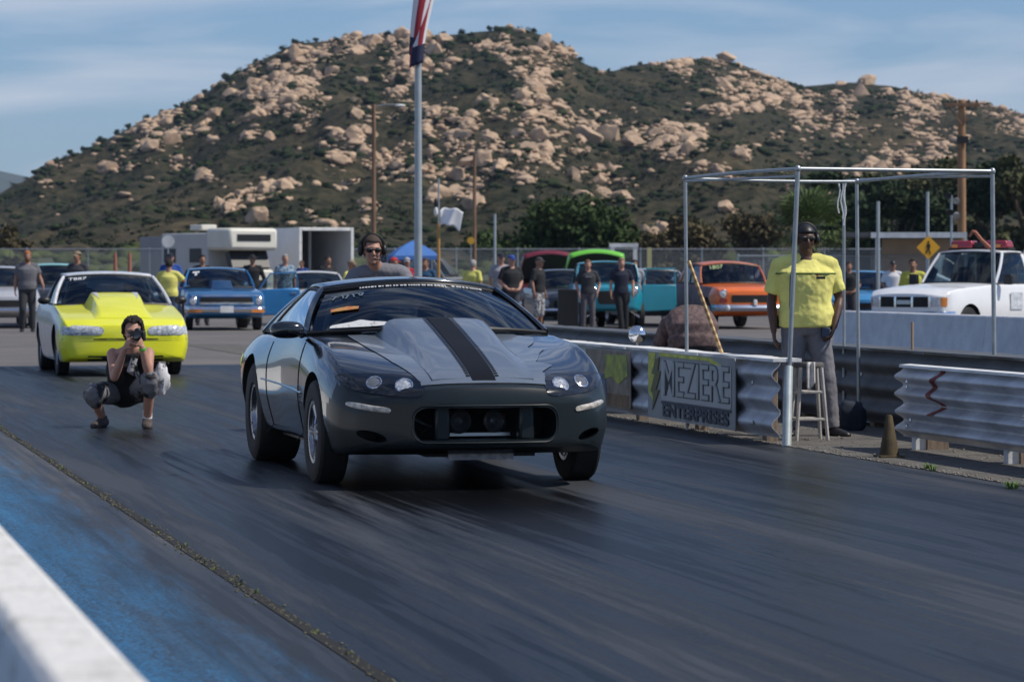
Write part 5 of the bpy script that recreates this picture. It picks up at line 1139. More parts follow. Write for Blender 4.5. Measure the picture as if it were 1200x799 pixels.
for sg in (-1, 1):
    lamp(chev, bvc, sg * .74, .835, .085); mb = MB(); mb.ell((sg * .68, -.93, .50), (.05, .05, .07)); mb.build('bumper_guard', m_white, chev); plate(chev, bvc, [(sg * x, z) for x, z in rrect(.66, .82, .62, .72, .8)], m_red, 'parking_lamp', .01, 2)
bumper(chev, -.84, .95, .50, .16, mat('pale_chrome', (.45, .50, .60), .25, metal=.8), .12); mb = MB(); mb.box((0, -.88, .62), (.09, .05, .14)); mb.build('emblem', m_white, chev, bevel=.02)
text('race_number', '1807', .17, on_glass(wsc, -.55, .82), mat('lime_chalk', (.50, .62, .30), .8), chev, ext=.002)

# white pickup
m_pw = mat('truck_white', (.78, .79, .80), .35, coat=.5, var=.03, vs=4)
st = [(-.80, .74, .42, .86, .74, .93), (-.74, .80, .38, .92, .78, .98), (-.3, .83, .34, .98, .78, 1.04), (.4, .835, .34, 1.02, .79, 1.09), (.9, .84, .34, 1.05, .80, 1.10), (1.6, .84, .34, 1.06, .80, 1.10), (2.3, .84, .36, 1.06, .80, 1.08), (3.2, .84, .4, 1.06, .8, 1.08), (4.1, .84, .44, 1.06, .8, 1.08), (4.2, .83, .46, 1.05, .79, 1.06)]
g = dict(ya=.98, wa=.75, za=1.09, yt=1.40, wt=.62, zt=1.62, yt2=2.12, wt2=.62, zt2=1.62, yb=2.22, wb=.76, zb=1.08, bf=.14, br=.03, crown=.03, arch=.015)
pl_ = Vector(((1062 - 600) / F * 57, 57, 0)) ; rzp = R(-39); pk, pb, bvp, wsp = simple_car('pickup_truck', (0, 0, 0), rzp, 'white pickup with a red light bar on its cab parked behind the concrete barrier', 'pickup truck', st, g, m_pw, m_pw, style='steel', rim=m_steel, wl=2.85, w=.84, scale=1.04, wr=.34, arch=.40, uc=.86, bp=False)
pk.location = pl_ - Matrix.Rotation(rzp, 3, 'Z') @ Vector((0, -.8, 0)) + Vector((0, 0, .06))
plate(pk, bvp, rrect(-.50, .50, .68, .86, .15), m_dark, 'grille', .006, 3)
for x in (-.5, -.17, .17, .5): plate(pk, bvp, rrect(x - .02, x + .02, .68, .86, .3), m_chrome, 'grille_bar', .014, 2)
plate(pk, bvp, rrect(-.14, .14, .73, .80, .5), m_steel, 'badge', .012, 2)
for sg in (-1, 1): plate(pk, bvp, [(sg * x, z) for x, z in rrect(.53, .68, .69, .85, .2)], m_lens, 'headlight', .01, 3, .01); plate(pk, bvp, [(sg * x, z) for x, z in rrect(.69, .765, .69, .85, .3)], m_amber, 'turn_signal', .01, 2)
bumper(pk, -.83, .84, .52, .18, m_chrome, .06)
mb = MB(); mb.box((0, -.84, .37), (1.2, .06, .12)); mb.build('air_dam', m_dark, pk)
for sg in (-1, 1): mb = MB(); mb.box((sg * .97, 1.05, 1.16), (.17, .09, .19)); mb.build('mirror', m_black, pk, bevel=.02); mb = MB(); mb.box((sg * .85, 2.0, .93), (.03, .13, .035)); mb.build('door_handle', m_black, pk)
mb = MB(); mb.box((.853, 1.55, .78), (.006, .42, .30)); mb.build('door_emblem', mat('faint_emblem', (.55, .58, .62), .5, var=.25, vs=14), pk)
lb = empty('light_bar', (0, 0, 0), 0, 'red emergency light bar on the roof of the white pickup', 'light bar'); lb.location = pk.matrix_basis @ Vector((0, 1.78, 1.69 + .0)); lb.rotation_euler = (0, 0, rzp); m_rl = mat('red_dome', (.30, .012, .02), .2, coat=.8)
for a, b in ((-.62, -.12), (.12, .62)): mb = MB(); mb.box(((a + b) / 2, 0, .10), (b - a, .28, .14), taper=.86); mb.build('dome', m_rl, lb, bevel=.03)
mb = MB(); mb.box((0, 0, .015), (1.3, .24, .04)); mb.box((0, 0, .09), (.22, .2, .10)); mb.build('base', m_black, lb, bevel=.01)
for x in (-.5, .42): mb = MB(); mb.box((x, -.142, .07), (.13, .012, .06)); mb.build('amber_lamp', m_amber, lb)
hp = lb.location + Vector((.35, .8, .1)); mb = MB(); a = P(1165, 292, 57); mb.tube([P(1166, 296, 57), P(1150, 281, 57), P(1143, 272, 57), P(1140, 271, 57), P(1136, 277, 57)], [.035, .032, .03, .03, .02], 9); o = mb.build('bent_pipe', mat('red_oxide', (.36, .12, .07), .7)); tag(o, 'reddish brown bent pipe rising behind the light bar', 'pipe')

# other cars in the lot
st0 = [(-.80, .82, .34, .72, .78, .76), (-.72, .88, .30, .78, .8, .82), (-.3, .90, .25, .86, .82, .90), (.5, .90, .24, .92, .82, .97), (1.2, .90, .24, .94, .82, .98), (2.2, .90, .25, .95, .82, .99), (3.0, .89, .30, .96, .82, 1.0), (3.6, .85, .38, .93, .78, .96), (3.75, .8, .44, .9, .74, .92)]
g0 = dict(ya=.72, wa=.80, za=.97, yt=1.2, wt=.64, zt=1.36, yt2=2.3, wt2=.62, zt2=1.36, yb=2.9, wb=.72, zb=.99, bf=.13, br=.08, crown=.04)
def lot_car(px, d, rz, col, label, roofc=None, face=True, sc=1.0, tall=0, hood=None, rim=None, chrome=True, cutw=True):
    bm_ = mat('paint_%d' % int(px), col, .38, coat=.6, var=.08, vs=3); rm_ = mat('roof_%d' % int(px), roofc, .4, coat=.4) if roofc else bm_
    gg = dict(g0); 
    for k in ('zt', 'zt2'): gg[k] += tall
    root, b, bvv, wss = simple_car('parked_car', ((px - 600) / F * d, d, 0), R(rz), label, 'car', st0, gg, bm_, rm_, style='steel', rim=rim or m_steel, wl=2.75, w=.9, scale=sc)
    if face:
        plate(root, bvv, rrect(-.50, .50, .50, .66, .3), m_dark, 'grille', .006, 2)
        for sg in (-1, 1): lamp(root, bvv, sg * .68, .60, .075)
        bumper(root, -.84, .90, .42, .12, m_chrome if chrome else bm_, .08)
    if hood:        # raised bonnet
        hm = mat('hood_%d' % int(px), hood, .4, coat=.5); rs = MB()
        rs.grid(lambda a, b_: Vector(((-1 + 2 * a) * (.76 - .10 * b_ ** 2), .62 - .50 * b_, 1.0 + .72 * b_ - .13 * (-1 + 2 * a) ** 2 * b_ ** .8 + .05 * math.sin(math.pi * b_))), 16, 10); o = rs.build('hood', hm, root); sd = o.modifiers.new('t', 'SOLIDIFY'); sd.thickness = .16; sd.offset = 1; sd.material_offset = 1; sd.material_offset_rim = 0; o.data.materials.append(m_dark)
        for v_ in (0,): mb = MB(); mb.box((0, -.1, .87), (1.0, .8, .16)); mb.build('engine', mat('engine_grey', (.08, .08, .085), .5, metal=.4, var=.5, vs=9), root, bevel=.03)
    return root
lot_car(668, 82, 6, (.030, .034, .040), 'dark grey sedan with a pale bumper beside the man in camouflage shorts', sc=1.03)
lot_car(645, 96, 4, (.10, .02, .025), 'maroon car with its hood raised behind the men in black shirts', hood=(.16, .012, .025), sc=1.15)
lot_car(700, 92, 4, (.12, .42, .04), 'bright green car with its hood raised behind the turquoise car', hood=(.16, .55, .05), sc=1.15)
lot_car(780, 84, 12, (.28, .30, .33), 'pale grey coupe between the turquoise car and the orange sedan', sc=1.05)
lot_car(372, 84, 8, (.62, .63, .64), 'white sedan just behind the open blue door', sc=1.0)
lot_car(126, 96, 9, (.30, .02, .03), 'dark red car almost hidden behind the yellow coupe roof')
lot_car(66, 84, 10, (.015, .02, .024), 'dark car with a pale turquoise roof behind the man at far left', roofc=(.22, .50, .50), sc=1.14)
lot_car(2, 80, 10, (.42, .43, .46), 'silver car cut off by the left edge behind the standing man', sc=1.08)
lot_car(1008, 78, -10, (.05, .25, .50), 'light blue car half hidden right of the man in the yellow shirt', sc=1.0)
lot_car(522, 120, 50, (.13, .14, .15), 'grey van parked behind the chain link fence right of the flagpole', tall=.35, sc=1.2, face=False)
lot_car(432, 124, -50, (.08, .085, .085), 'dark grey car parked left of the blue canopy', tall=.2, sc=1.3, face=False)
lot_car(1214, 72, -30, (.20, .22, .24), 'grey vehicle cut off by the right edge behind the white pickup', tall=.35, sc=1.15, face=False)
# turquoise gasser with open door and skinny front wheel
m_tq = mat('turquoise_paint', (.012, .25, .34), .32, coat=.8, var=.06, vs=3)
st = [(-.70, .60, .50, 1.0, .58, 1.05), (-.6, .70, .46, 1.04, .62, 1.10), (0, .80, .42, 1.06, .68, 1.14), (.6, .86, .40, 1.08, .76, 1.16), (1.2, .90, .38, 1.10, .82, 1.16), (2.2, .92, .38, 1.10, .84, 1.16), (3.0, .90, .42, 1.08, .8, 1.10), (3.4, .84, .5, 1.02, .74, 1.02)]
g = dict(ya=.75, wa=.78, za=1.15, yt=.98, wt=.70, zt=1.60, yt2=2.2, wt2=.66, zt2=1.58, yb=2.8, wb=.72, zb=1.12, bf=.08, br=.08, crown=.06)
tq, tb, bvt, wst = simple_car('parked_car', Vector(((716 - 600) / F * 79, 79, 0)), R(4), 'turquoise vintage car with its door open and skinny front wheels behind the standing men', 'car', st, g, m_tq, m_tq, style='steel', rim=m_rimd, wl=2.6, w=.88, wr=.33, arch=.36, cut=False, wid=.12, rear_w=.3)
plate(tq, bvt, rrect(-.40, .40, .62, .95, .5), m_dark, 'grille', .006, 3)
for sg in (-1, 1): lamp(tq, bvt, sg * .52, .95, .085); mb = MB(); mb.tube([(sg * .3, -.5, .55), (sg * .66, -.42, .30), (sg * .7, 0, .3)], .02, 7); mb.build('axle_link', m_chrome, tq)
mb = MB(); mb.prism([(0, .42), (0, 1.10), (.88, 1.10), (.90, .45)], .08); dr = mb.build('door', m_tq, tq, bevel=.025); dr.location = (.86, .72, 0); dr.rotation_euler = (0, 0, R(6))
mb = MB(); mb.tube([(.03, 0, 1.1), (.12, 0, 1.50), (.84, 0, 1.50), (.86, 0, 1.1)], .022, 8); mb.build('window_frame', m_tq, dr)
# black tool box next to the men
mb = MB(); mb.box((0, 0, .5), (.5, .5, 1.0)); o = mb.build('black_bin', m_black, bevel=.02); o.location = ((665 - 600) / F * 78 , 77.2, 0); tag(o, 'black upright bin standing left of the man in the grey shirt', 'bin')

# trailers, motorhome, canopy
def trailer(px, d, rz, w_, h, L, label, wallc, open_=True, body='enclosed_trailer'):
    root = empty(body, ((px - 600) / F * d, d, 0), R(rz), label, 'trailer'); wm = mat('trailer_%d' % int(px), wallc, .6, var=.06, vs=.8); t = .06; zb = .45
    for sg in (-1, 1): mb = MB(); mb.box((sg * (w_ / 2 - t / 2), L / 2, (zb + h) / 2), (t, L, h - zb)); mb.build('side_wall', wm, root, smooth=False)
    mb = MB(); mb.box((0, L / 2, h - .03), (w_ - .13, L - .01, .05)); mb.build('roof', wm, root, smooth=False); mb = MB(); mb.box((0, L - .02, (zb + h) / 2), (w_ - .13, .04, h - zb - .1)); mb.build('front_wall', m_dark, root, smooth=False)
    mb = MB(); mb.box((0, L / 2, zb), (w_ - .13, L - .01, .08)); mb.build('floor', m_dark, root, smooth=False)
    fr_ = MB(); e = .13
    for sg in (-1, 1): fr_.box((sg * (w_ / 2 - e / 2), -.03, (zb + h) / 2), (e, .06, h - zb))
    fr_.box((0, -.032, h - e / 2), (w_ - 2 * e, .06, e)); fr_.build('door_frame', m_white, root, smooth=False, bevel=.02)
    if open_: mb = MB(); mb.box((.28, L * .4, (zb + h) / 2), (.10, .1, h - zb - .1)); mb.build('inner_post', m_white, root)
    else: mb = MB(); mb.box((0, -.01, (zb + h) / 2 - .05), (w_ - 2 * e, .03, h - zb - .15)); mb.build('rear_door', wm, root)
    for sg in (-1, 1): add_wheel(root, sg * (w_ / 2 - .12), L * .6, .33, .2, .18, 'steel')
    return root
trailer(382, 124, 24, 2.3, 3.2, 6.5, 'white enclosed trailer with its rear door open and dark inside', (.74, .75, .76))
trailer(236, 136, 42, 2.2, 3.0, 3.0, 'grey enclosed trailer left of the motorhome', (.28, .285, .30), False)
rv = empty('motorhome', ((292 - 600) / F * 122, 122, 0), R(36), 'cream motorhome with an over-cab bunk and dark front window beside the open trailer', 'motorhome'); m_cr = mat('cream_white', (.66, .64, .56), .5, var=.06, vs=1); m_rvs = mat('rv_side', (.50, .49, .47), .6, var=.06, vs=1)
mb = MB(); mb.box((0, 3.1, 1.70), (2.2, 3.6, 2.55)); mb.build('body', m_rvs, rv, bevel=.06); mb = MB(); mb.box((0, .55, 2.72), (2.2, 1.8, .86)); mb.build('over_cab_bunk', m_cr, rv, bevel=.14)
mb = MB(); mb.box((0, -.36, 2.78), (1.5, .04, .26)); mb.build('bunk_window', m_black, rv, bevel=.01)
mb = MB(); mb.box((0, .55, 1.1), (1.9, 1.7, .9)); mb.build('cab', m_cr, rv, bevel=.1); mb = MB(); mb.box((0, .10, 1.9), (1.7, .3, .72), Matrix.Rotation(R(-25), 3, 'X')); mb.build('windshield', m_black, rv)
mb = MB(); mb.box((0, -.33, 1.0), (1.2, .04, .3)); mb.build('grille', m_dark, rv); mb = MB(); mb.box((0, -.40, .62), (1.9, .12, .2)); mb.build('bumper', m_chrome, rv, bevel=.03)
for sg in (-1, 1): mb = MB(); mb.lathe([(.001, .02), (.1, 0), (.1, -.03)], 14, Matrix.Translation((sg * .75, -.31, 1.02)) @ Matrix.Rotation(R(90), 4, 'X')); mb.build('headlight', m_lens, rv); add_wheel(rv, sg * .85, .6, .38, .22, .2, 'steel'); add_wheel(rv, sg * .9, 4.0, .38, .22, .2, 'steel')
mb = MB(); mb.box((-.4, 2.8, 3.2), (.7, .9, .22)); mb.build('roof_vent', m_cr, rv, bevel=.04)
for y in (2.2, 4.2): mb = MB(); mb.box((-1.105, y, 2.1), (.03, .9, .55)); mb.build('side_window', m_black, rv)
cn = empty('canopy', ((484 - 600) / F * 112, 112, 0), R(10), 'blue pop up canopy behind the headset man', 'canopy'); h0 = 2.02; m_cn = mat('blue_canopy', (.05, .16, .45), .7, var=.08, vs=2)
mb = MB(); s_ = .8
for (a, b) in (((-1, -1), (1, -1)), ((1, -1), (1, 1)), ((1, 1), (-1, 1)), ((-1, 1), (-1, -1))): mb.grid(lambda u, v: (Vector((a[0], a[1], 0)).lerp(Vector((b[0], b[1], 0)), u) * s_ * (1 - v)) + Vector((0, 0, h0 + .55 * v ** .75)), 4, 6); mb.grid(lambda u, v: (Vector((a[0], a[1], 0)).lerp(Vector((b[0], b[1], 0)), u) * s_) + Vector((0, 0, h0 - .14 * v)), 4, 1)
mb.build('cover', m_cn, cn, weld=True)
for sx in (-1, 1):
    for sy in (-1, 1): mb = MB(); mb.tube([(sx * s_, sy * s_, 0), (sx * s_, sy * s_, h0)], .02, 6); mb.build('leg', m_galv, cn)
# ---------------------------------------------------------------- people. local axes: facing -Y, x = viewer's right when facing the camera
SK = {'fair': mat('skin_fair', (.42, .22, .155), .55, var=.1, vs=12), 'tan': mat('skin_tan', (.30, .155, .10), .55, var=.1, vs=12), 'brown': mat('skin_brown', (.085, .040, .026), .5, var=.12, vs=12)}
def cloth(name, col, var=.14, vs=7, rough=.9, **k): return mat('cloth_' + name, col, rough, var=var, vs=vs, bump=.5, bs=16, **k)
POSE = dict(pel=(0, 0, .95), chest=(0, 0, 1.28), neck=(0, .0, 1.47), head=(0, -.03, 1.625), shL=(-.185, .005, 1.425), shR=(.185, .005, 1.425), elL=(-.245, .03, 1.15), elR=(.245, .03, 1.15), wrL=(-.26, -.04, .90), wrR=(.26, -.04, .90),
            hipL=(-.085, 0, .92), hipR=(.085, 0, .92), knL=(-.105, -.02, .50), knR=(.105, -.02, .50), anL=(-.115, .02, .085), anR=(.115, .02, .085), ftL=(-.03, -1, 0), ftR=(.03, -1, 0), look=(0, -1, -.02), hdL=(0, -.25, -1), hdR=(0, -.25, -1))
def remesh(o, vox, sm=3):
    m = o.modifiers.new('union', 'REMESH'); m.mode = 'VOXEL'; m.voxel_size = vox; m.use_smooth_shade = True
    s = o.modifiers.new('smooth', 'SMOOTH'); s.factor = .5; s.iterations = sm
def torso_rings(J, f, lo=0, hi=9, inf=0.0, fat=1.0):
    pel, ch, nk, hd = J['pel'], J['chest'], J['neck'], J['head']; hx = (J['hipR'] - J['hipL']).normalized(); sx = (J['shR'] - J['shL']).normalized(); sw = (J['shR'] - J['shL']).length / .37
    u1 = (ch - pel).normalized(); u2 = (nk - ch).normalized(); un = (hd - nk).normalized()
    A = [(pel - u1 * .11 * f, hx, .11, .09, u1), (pel - u1 * .04 * f, hx, .168, .118, u1), (pel + u1 * .06 * f, hx, .165, .118, u1), (pel.lerp(ch, .45), hx.lerp(sx, .5), .148, .108, u1), (ch - u1 * .02 * f, sx, .168, .12, u1), (ch + u2 * .07 * f, sx, .176, .122, u2), (nk - u2 * .075 * f, sx, .152, .098, u2), (nk - u2 * .02 * f, sx, .095, .075, u2), (nk + un * .03 * f, sx, .06, .062, un), (nk + un * .10 * f, sx, .056, .06, un)]
    out = []
    for i, (c, x, w_, d, u) in enumerate(A):
        if i < lo or i > hi: continue
        fa = (1 + (fat - 1) * (1.0 if i in (2, 3, 4) else .6)) if i < 6 else 1 + (fat - 1) * (.25 if i == 6 else .1)
        inf_ = inf * (.75 if i == 6 else .35 if i >= 7 else 1); x = x.normalized(); y = x.cross(u).normalized(); ws_ = sw if i in (5, 6) else 1
        out.append([c + x * (math.copysign(abs(math.cos(a)) ** .85, math.cos(a)) * (w_ * fa * ws_ * f + inf_)) + y * (math.sin(a) * (d * fa * (1.08 if fat > 1.1 else 1) * f + inf_)) for a in [2 * math.pi * k / 20 for k in range(20)]])
    return out
def hand(mb, wr, d, palm, side, f, curl=.5, spread=.06):
    d = d.normalized(); palm = (palm - d * palm.dot(d)).normalized(); s = d.cross(palm).normalized() * side      # s: towards the thumb
    c = wr + d * .045 * f; mb.tube([wr - d * .02 * f, wr + d * .02 * f, wr + d * .055 * f, wr + d * .088 * f], [(.026 * f, .019 * f), (.032 * f, .017 * f), (.040 * f, .0155 * f), (.038 * f, .013 * f)], 10, ref=s, roundcap=True)
    for k, (o_, L) in enumerate(((.029, .072), (.010, .082), (-.010, .076), (-.028, .060))):
        p = wr + d * .084 * f + s * o_ * f; dd = (d + s * (o_ * 3.0 * spread * 10)).normalized(); pts = [p - dd * .02 * f, p]
        for j, q in enumerate((.42, .32, .26)):
            a = curl * (1.0 if j else .75) * (1 + .12 * k); ax = d.cross(palm).normalized(); dd = (Matrix.Rotation(a, 3, ax) @ dd); p = p + dd * L * q * f; pts.append(p)
        mb.tube(pts, [.0095 * f, .0095 * f, .009 * f, .008 * f, .007 * f], 8, roundcap=True)
    t0 = wr + d * .025 * f + s * .022 * f; td = (d * .65 + s * .75 + palm * .25).normalized(); t1 = t0 + td * .036 * f; td2 = (d * .85 + s * .25 + palm * (.35 + curl * .5)).normalized(); t2 = t1 + td2 * .030 * f; mb.tube([t0, t1, t2, t2 + (td2 + palm * .2).normalized() * .022 * f], [.014 * f, .0115 * f, .010 * f, .008 * f], 8, roundcap=True)
def headframe(J):
    z = (J['look']).normalized(); y = -z; x = Vector((0, 0, 1)).cross(y) * -1; x = y.cross(Vector((0, 0, 1))).normalized(); up = x.cross(y).normalized(); M = Matrix.Identity(3)
    for i in range(3): M[i][0] = x[i]; M[i][1] = y[i]; M[i][2] = up[i]
    return M
def person(label, loc, rz=0, H=1.78, pose=None, skin='fair', shirt=None, sleeve=.55, pants=None, leg=1.0, shoe=None, hair=None, cap=None, glasses=False, headset=False, fat=1.0, vox=.016, group=None, curl=.45, vest=None, beard=None, detail=False, helmet=None, brim=True, hatbrim=False, tank=False, shirt_lo=1, curly=False):
    f = H / 1.78; J = {k: (Vector(v) * (f if k[:2] not in ('ft', 'lo', 'hd') else 1)) for k, v in {**POSE, **(pose or {})}.items()}
    hm = headframe(J); hc = J['head']; mb = MB(); H_ = lambda v: hc + hm @ (Vector(v) * f)
    mb.rings(torso_rings(J, f, fat=fat))
    # head: skull, jaw, nose, brow, ears
    mb.ell(hc + hm @ Vector((0, .012, .018)) * f, (.076 * f, .094 * f, .098 * f), hm, 18, 14); mb.ell(hc + hm @ Vector((0, -.018, -.048)) * f, (.058 * f, .068 * f, .068 * f), hm, 16, 12)
    mb.tube([H_((0, -.080, .022)), H_((0, -.094, -.004)), H_((0, -.104, -.022)), H_((0, -.088, -.030))], [.008 * f, .012 * f, .015 * f, .012 * f], 8, roundcap=True)
    for sg in (-1, 1):
        mb.ell(H_((sg * .078, .012, -.004)), (.012 * f, .018 * f, .032 * f), hm, 8, 8); mb.ell(H_((sg * .034, -.072, -.028)), (.022 * f, .016 * f, .022 * f), hm, 8, 8)
    mb.tube([H_((-.05, -.070, .030)), H_((0, -.083, .034)), H_((.05, -.070, .030))], .010 * f, 8, roundcap=True); mb.tube([H_((-.022, -.080, -.058)), H_((0, -.086, -.057)), H_((.022, -.080, -.058))], [.007 * f, .010 * f, .007 * f], 8, roundcap=True)
    mb.ell(H_((0, -.068, -.092)), (.024 * f, .020 * f, .02 * f), hm, 8, 8)
    for S, sg in (('L', -1), ('R', 1)):
        sh_, el, wr, hp, kn, an = [J[k + S] for k in ('sh', 'el', 'wr', 'hip', 'kn', 'an')]
        ft = 1 + (fat - 1) * .5
        mb.tube([sh_, sh_.lerp(el, .35), el], [.053 * f * ft, .046 * f * ft, .038 * f], 12, roundcap=True); mb.tube([el, el.lerp(wr, .3), wr], [.038 * f, .039 * f * ft, .026 * f], 12, roundcap=True); mb.ell(sh_ - Vector((0, 0, .008 * f)), (.055 * f, .052 * f, .052 * f)); mb.tube([J['neck'] + Vector((0, 0, .01 * f)), J['neck'].lerp(sh_, .5) + Vector((0, 0, -.014 * f)), sh_ - Vector((0, 0, .01 * f))], [.050 * f, .050 * f, .044 * f], 10, roundcap=True)
        mb.tube([hp, hp.lerp(kn, .3), kn], [.088 * f * ft, .082 * f * ft, .054 * f], 12, roundcap=True); mb.tube([kn, kn.lerp(an, .32), an], [.053 * f, .052 * f, .036 * f], 12, roundcap=True)
        fd = J['ft' + S].normalized(); mb.tube([an - Vector((0, 0, .045 * f)) - fd * .04 * f, an - Vector((0, 0, .05 * f)) + fd * .12 * f], [(.030 * f, .026 * f), (.032 * f, .018 * f)], 10, ref=(fd.y, -fd.x, 0), roundcap=True)
        hd_ = J['hd' + S]; hand(mb, wr, hd_, J['palm' + S] if 'palm' + S in J else Vector((-sg, 0, -.0)) , (1 if S == 'R' else -1), f, curl)
    body = mb.build('person', SK[skin], None); body.location = loc; body.rotation_euler = (0, 0, rz); remesh(body, vox); tag(body, label, 'person', group)
    if shirt:
        mb = MB(); mb.rings(torso_rings(J, f, 2 if shirt_lo == 2 else 1, 7, (.024 if detail and not tank else .015) * f, fat))
        if not tank:
            for S in 'LR':
                sh_, el, wr = J['sh' + S], J['el' + S], J['wr' + S]; e = sh_.lerp(el, min(1, sleeve)); ft = 1 + (fat - 1) * .5
                mb.tube([J['neck'] + Vector((0, 0, -.012 * f)), J['neck'].lerp(sh_, .5) + Vector((0, 0, -.018 * f)), sh_ - Vector((0, 0, .006 * f))], [.058 * f, .066 * f * ft, .061 * f * ft], 12, roundcap=True)
                if sleeve <= 1: mb.tube([sh_, sh_.lerp(e, .5), e], [.059 * f * ft, .062 * f * ft, .064 * f * ft], 14, roundcap=False)
                else: mb.tube([sh_, el], [.064 * f * ft, .054 * f], 14, roundcap=True); mb.tube([el, el.lerp(wr, sleeve - 1)], [.053 * f, .040 * f], 14)
        o = mb.build('shirt', shirt, body); remesh(o, vox, 3)
        if detail:
            t = bpy.data.textures.new('folds', 'CLOUDS'); t.noise_scale = .13; t.noise_depth = 3; dm = o.modifiers.new('folds', 'DISPLACE'); dm.texture = t; dm.strength = .034; dm.mid_level = .32
    if vest: mb = MB(); mb.rings(torso_rings(J, f, 2, 6, .024 * f, fat)); o = mb.build('vest', vest, body); remesh(o, vox, 2)
    if pants:
        mb = MB(); mb.rings(torso_rings(J, f, 0, 2, .010 * f, fat)); ft = 1 + (fat - 1) * .5
        for S in 'LR':
            hp, kn, an = J['hip' + S], J['kn' + S], J['an' + S]
            if leg >= 1: mb.tube([hp, hp.lerp(kn, .4), kn], [.100 * f * ft, .092 * f * ft, .072 * f * ft], 14, roundcap=True); mb.tube([kn, kn.lerp(an, .5), kn.lerp(an, 1.02)], [.072 * f * ft, .068 * f * ft, .066 * f * ft], 14)
            else: 
                mb.tube([hp, hp.lerp(kn, .5), hp.lerp(kn, .98)], [.102 * f * ft, .096 * f * ft, .084 * f * ft], 14)
                if leg > .5: mb.tube([kn, kn.lerp(an, (leg - .5) * 2)], [.084 * f, .082 * f], 14, roundcap=True)
        o = mb.build('trousers' if leg >= 1 else 'shorts', pants, body); remesh(o, vox, 3)
        if detail:
            t = bpy.data.textures.new('folds', 'CLOUDS'); t.noise_scale = .08; t.noise_depth = 2; dm = o.modifiers.new('folds', 'DISPLACE'); dm.texture = t; dm.strength = .018; dm.mid_level = .5
    for S in 'LR':
        an = J['an' + S]; fd = J['ft' + S].normalized(); rx = (fd.y, -fd.x, 0); z0 = -.085 * f
        mb = MB(); mb.tube([an + fd * a * f + Vector((0, 0, z)) * f for a, z in ((-.075, -.042), (-.05, -.038), (0, -.034), (.07, -.048), (.14, -.058), (.185, -.064))], [(.030 * f, .035 * f), (.040 * f, .045 * f), (.043 * f, .050 * f), (.050 * f, .040 * f), (.048 * f, .034 * f), (.034 * f, .026 * f)], 14, ref=rx, roundcap=True); mb.tube([an + Vector((0, 0, -.03 * f)), an + Vector((0, 0, .02 * f))], [.045 * f, .042 * f], 12)
        mb.build('shoe', shoe or m_black, body)
    def shell_(name, mt, zmin, r=(.085, .104, .110), off=(0, .014, .022), front=None):
        mb = MB(); nu, nv = 24, 14; vs = [];
        def fn(v):
            return v
        bm = bmesh.new(); bmesh.ops.create_uvsphere(bm, u_segments=26, v_segments=18, radius=1)
        for v in bm.verts: v.co = Vector((v.co.x * r[0], v.co.y * r[1], v.co.z * r[2])) + Vector(off)
        kill = [v for v in bm.verts if v.co.z < zmin(v.co.y)]; bmesh.ops.delete(bm, geom=kill, context='VERTS')
        for v in bm.verts: v.co = hc + hm @ (v.co * f)
        me = bpy.data.meshes.new(name); bm.to_mesh(me); bm.free(); me.materials.append(mt); me.shade_smooth(); o = linkobj(name, me, body); sd = o.modifiers.new('t', 'SOLIDIFY'); sd.thickness = .01; return o
    if hair:
        ho = shell_('hair', hair, (lambda y: .088 if y < -.045 else (-.02 if y < .02 else -.10)) if curly else (lambda y: .07 if y < -.045 else (.01 if y < 0 else -.06)), *(((.098, .112, .122),) if curly else ()))
        if curly: tx = bpy.data.textures.new('curls', 'CLOUDS'); tx.noise_scale = .02; ss = ho.modifiers.new('s', 'SUBSURF'); ss.levels = ss.render_levels = 2; dm = ho.modifiers.new('curls', 'DISPLACE'); dm.texture = tx; dm.strength = .035; dm.mid_level = .4
    if cap:
        c_ = shell_('cap', cap, lambda y: .042 if y < .02 else .025, (.089, .108, .108), (0, .012, .022))
        if brim: mb = MB(); mb.grid(lambda a, b: H_(((a - .5) * .15 * (1 - .25 * b), -.085 - .075 * b * (1 - (2 * a - 1) ** 2 * .5), .050 - .018 * b - .02 * (2 * a - 1) ** 2)), 10, 5); o = mb.build('cap_brim', cap, body); sd = o.modifiers.new('t', 'SOLIDIFY'); sd.thickness = .006
        if hatbrim: mb = MB(); M = Matrix.Translation(H_((0, .012, .050))) @ hm.to_4x4(); mb.lathe([(.085 * f, 0), (.16 * f, -.01 * f), (.162 * f, -.004 * f), (.088 * f, .012 * f)], 26, M, closed=True); mb.build('hat_brim', cap, body)
    if glasses:
        mb = MB(); 
        for sg in (-1, 1): mb.ell(H_((sg * .034, -.086, .010)), (.030 * f, .010 * f, .020 * f), hm, 14, 10); mb.tube([H_((sg * .062, -.080, .014)), H_((sg * .082, 0, .012))], .004 * f, 6)
        mb.tube([H_((-.03, -.094, .018)), H_((.03, -.094, .018))], .005 * f, 6); mb.build('sunglasses', m_black, body)
    elif detail or vox < .014:
        for sg in (-1, 1): mb = MB(); mb.ell(H_((sg * .032, -.078, .008)), (.013 * f, .008 * f, .007 * f), hm, 10, 8); mb.build('eye', mat('eye_dark', (.03, .02, .015), .2), body)
    if headset:
        mb = MB(); pts = [H_((.100 * math.cos(a), .012, .012 + .118 * math.sin(a))) for a in [math.pi * k / 14 for k in range(15)]]; mb.tube(pts, [(.016 * f, .006 * f)] * 15, 8)
        for sg in (-1, 1): mb.ell(H_((sg * .098, .010, 0)), (.026 * f, .040 * f, .050 * f), hm, 14, 10)
        mb.tube([H_((.10, -.01, -.03)), H_((.085, -.06, -.07)), H_((.04, -.105, -.068)), H_((.01, -.108, -.062))], [.004 * f, .004 * f, .005 * f, .010 * f], 7, roundcap=True) if headset == 1 else None
        mb.build('headset', m_black, body)
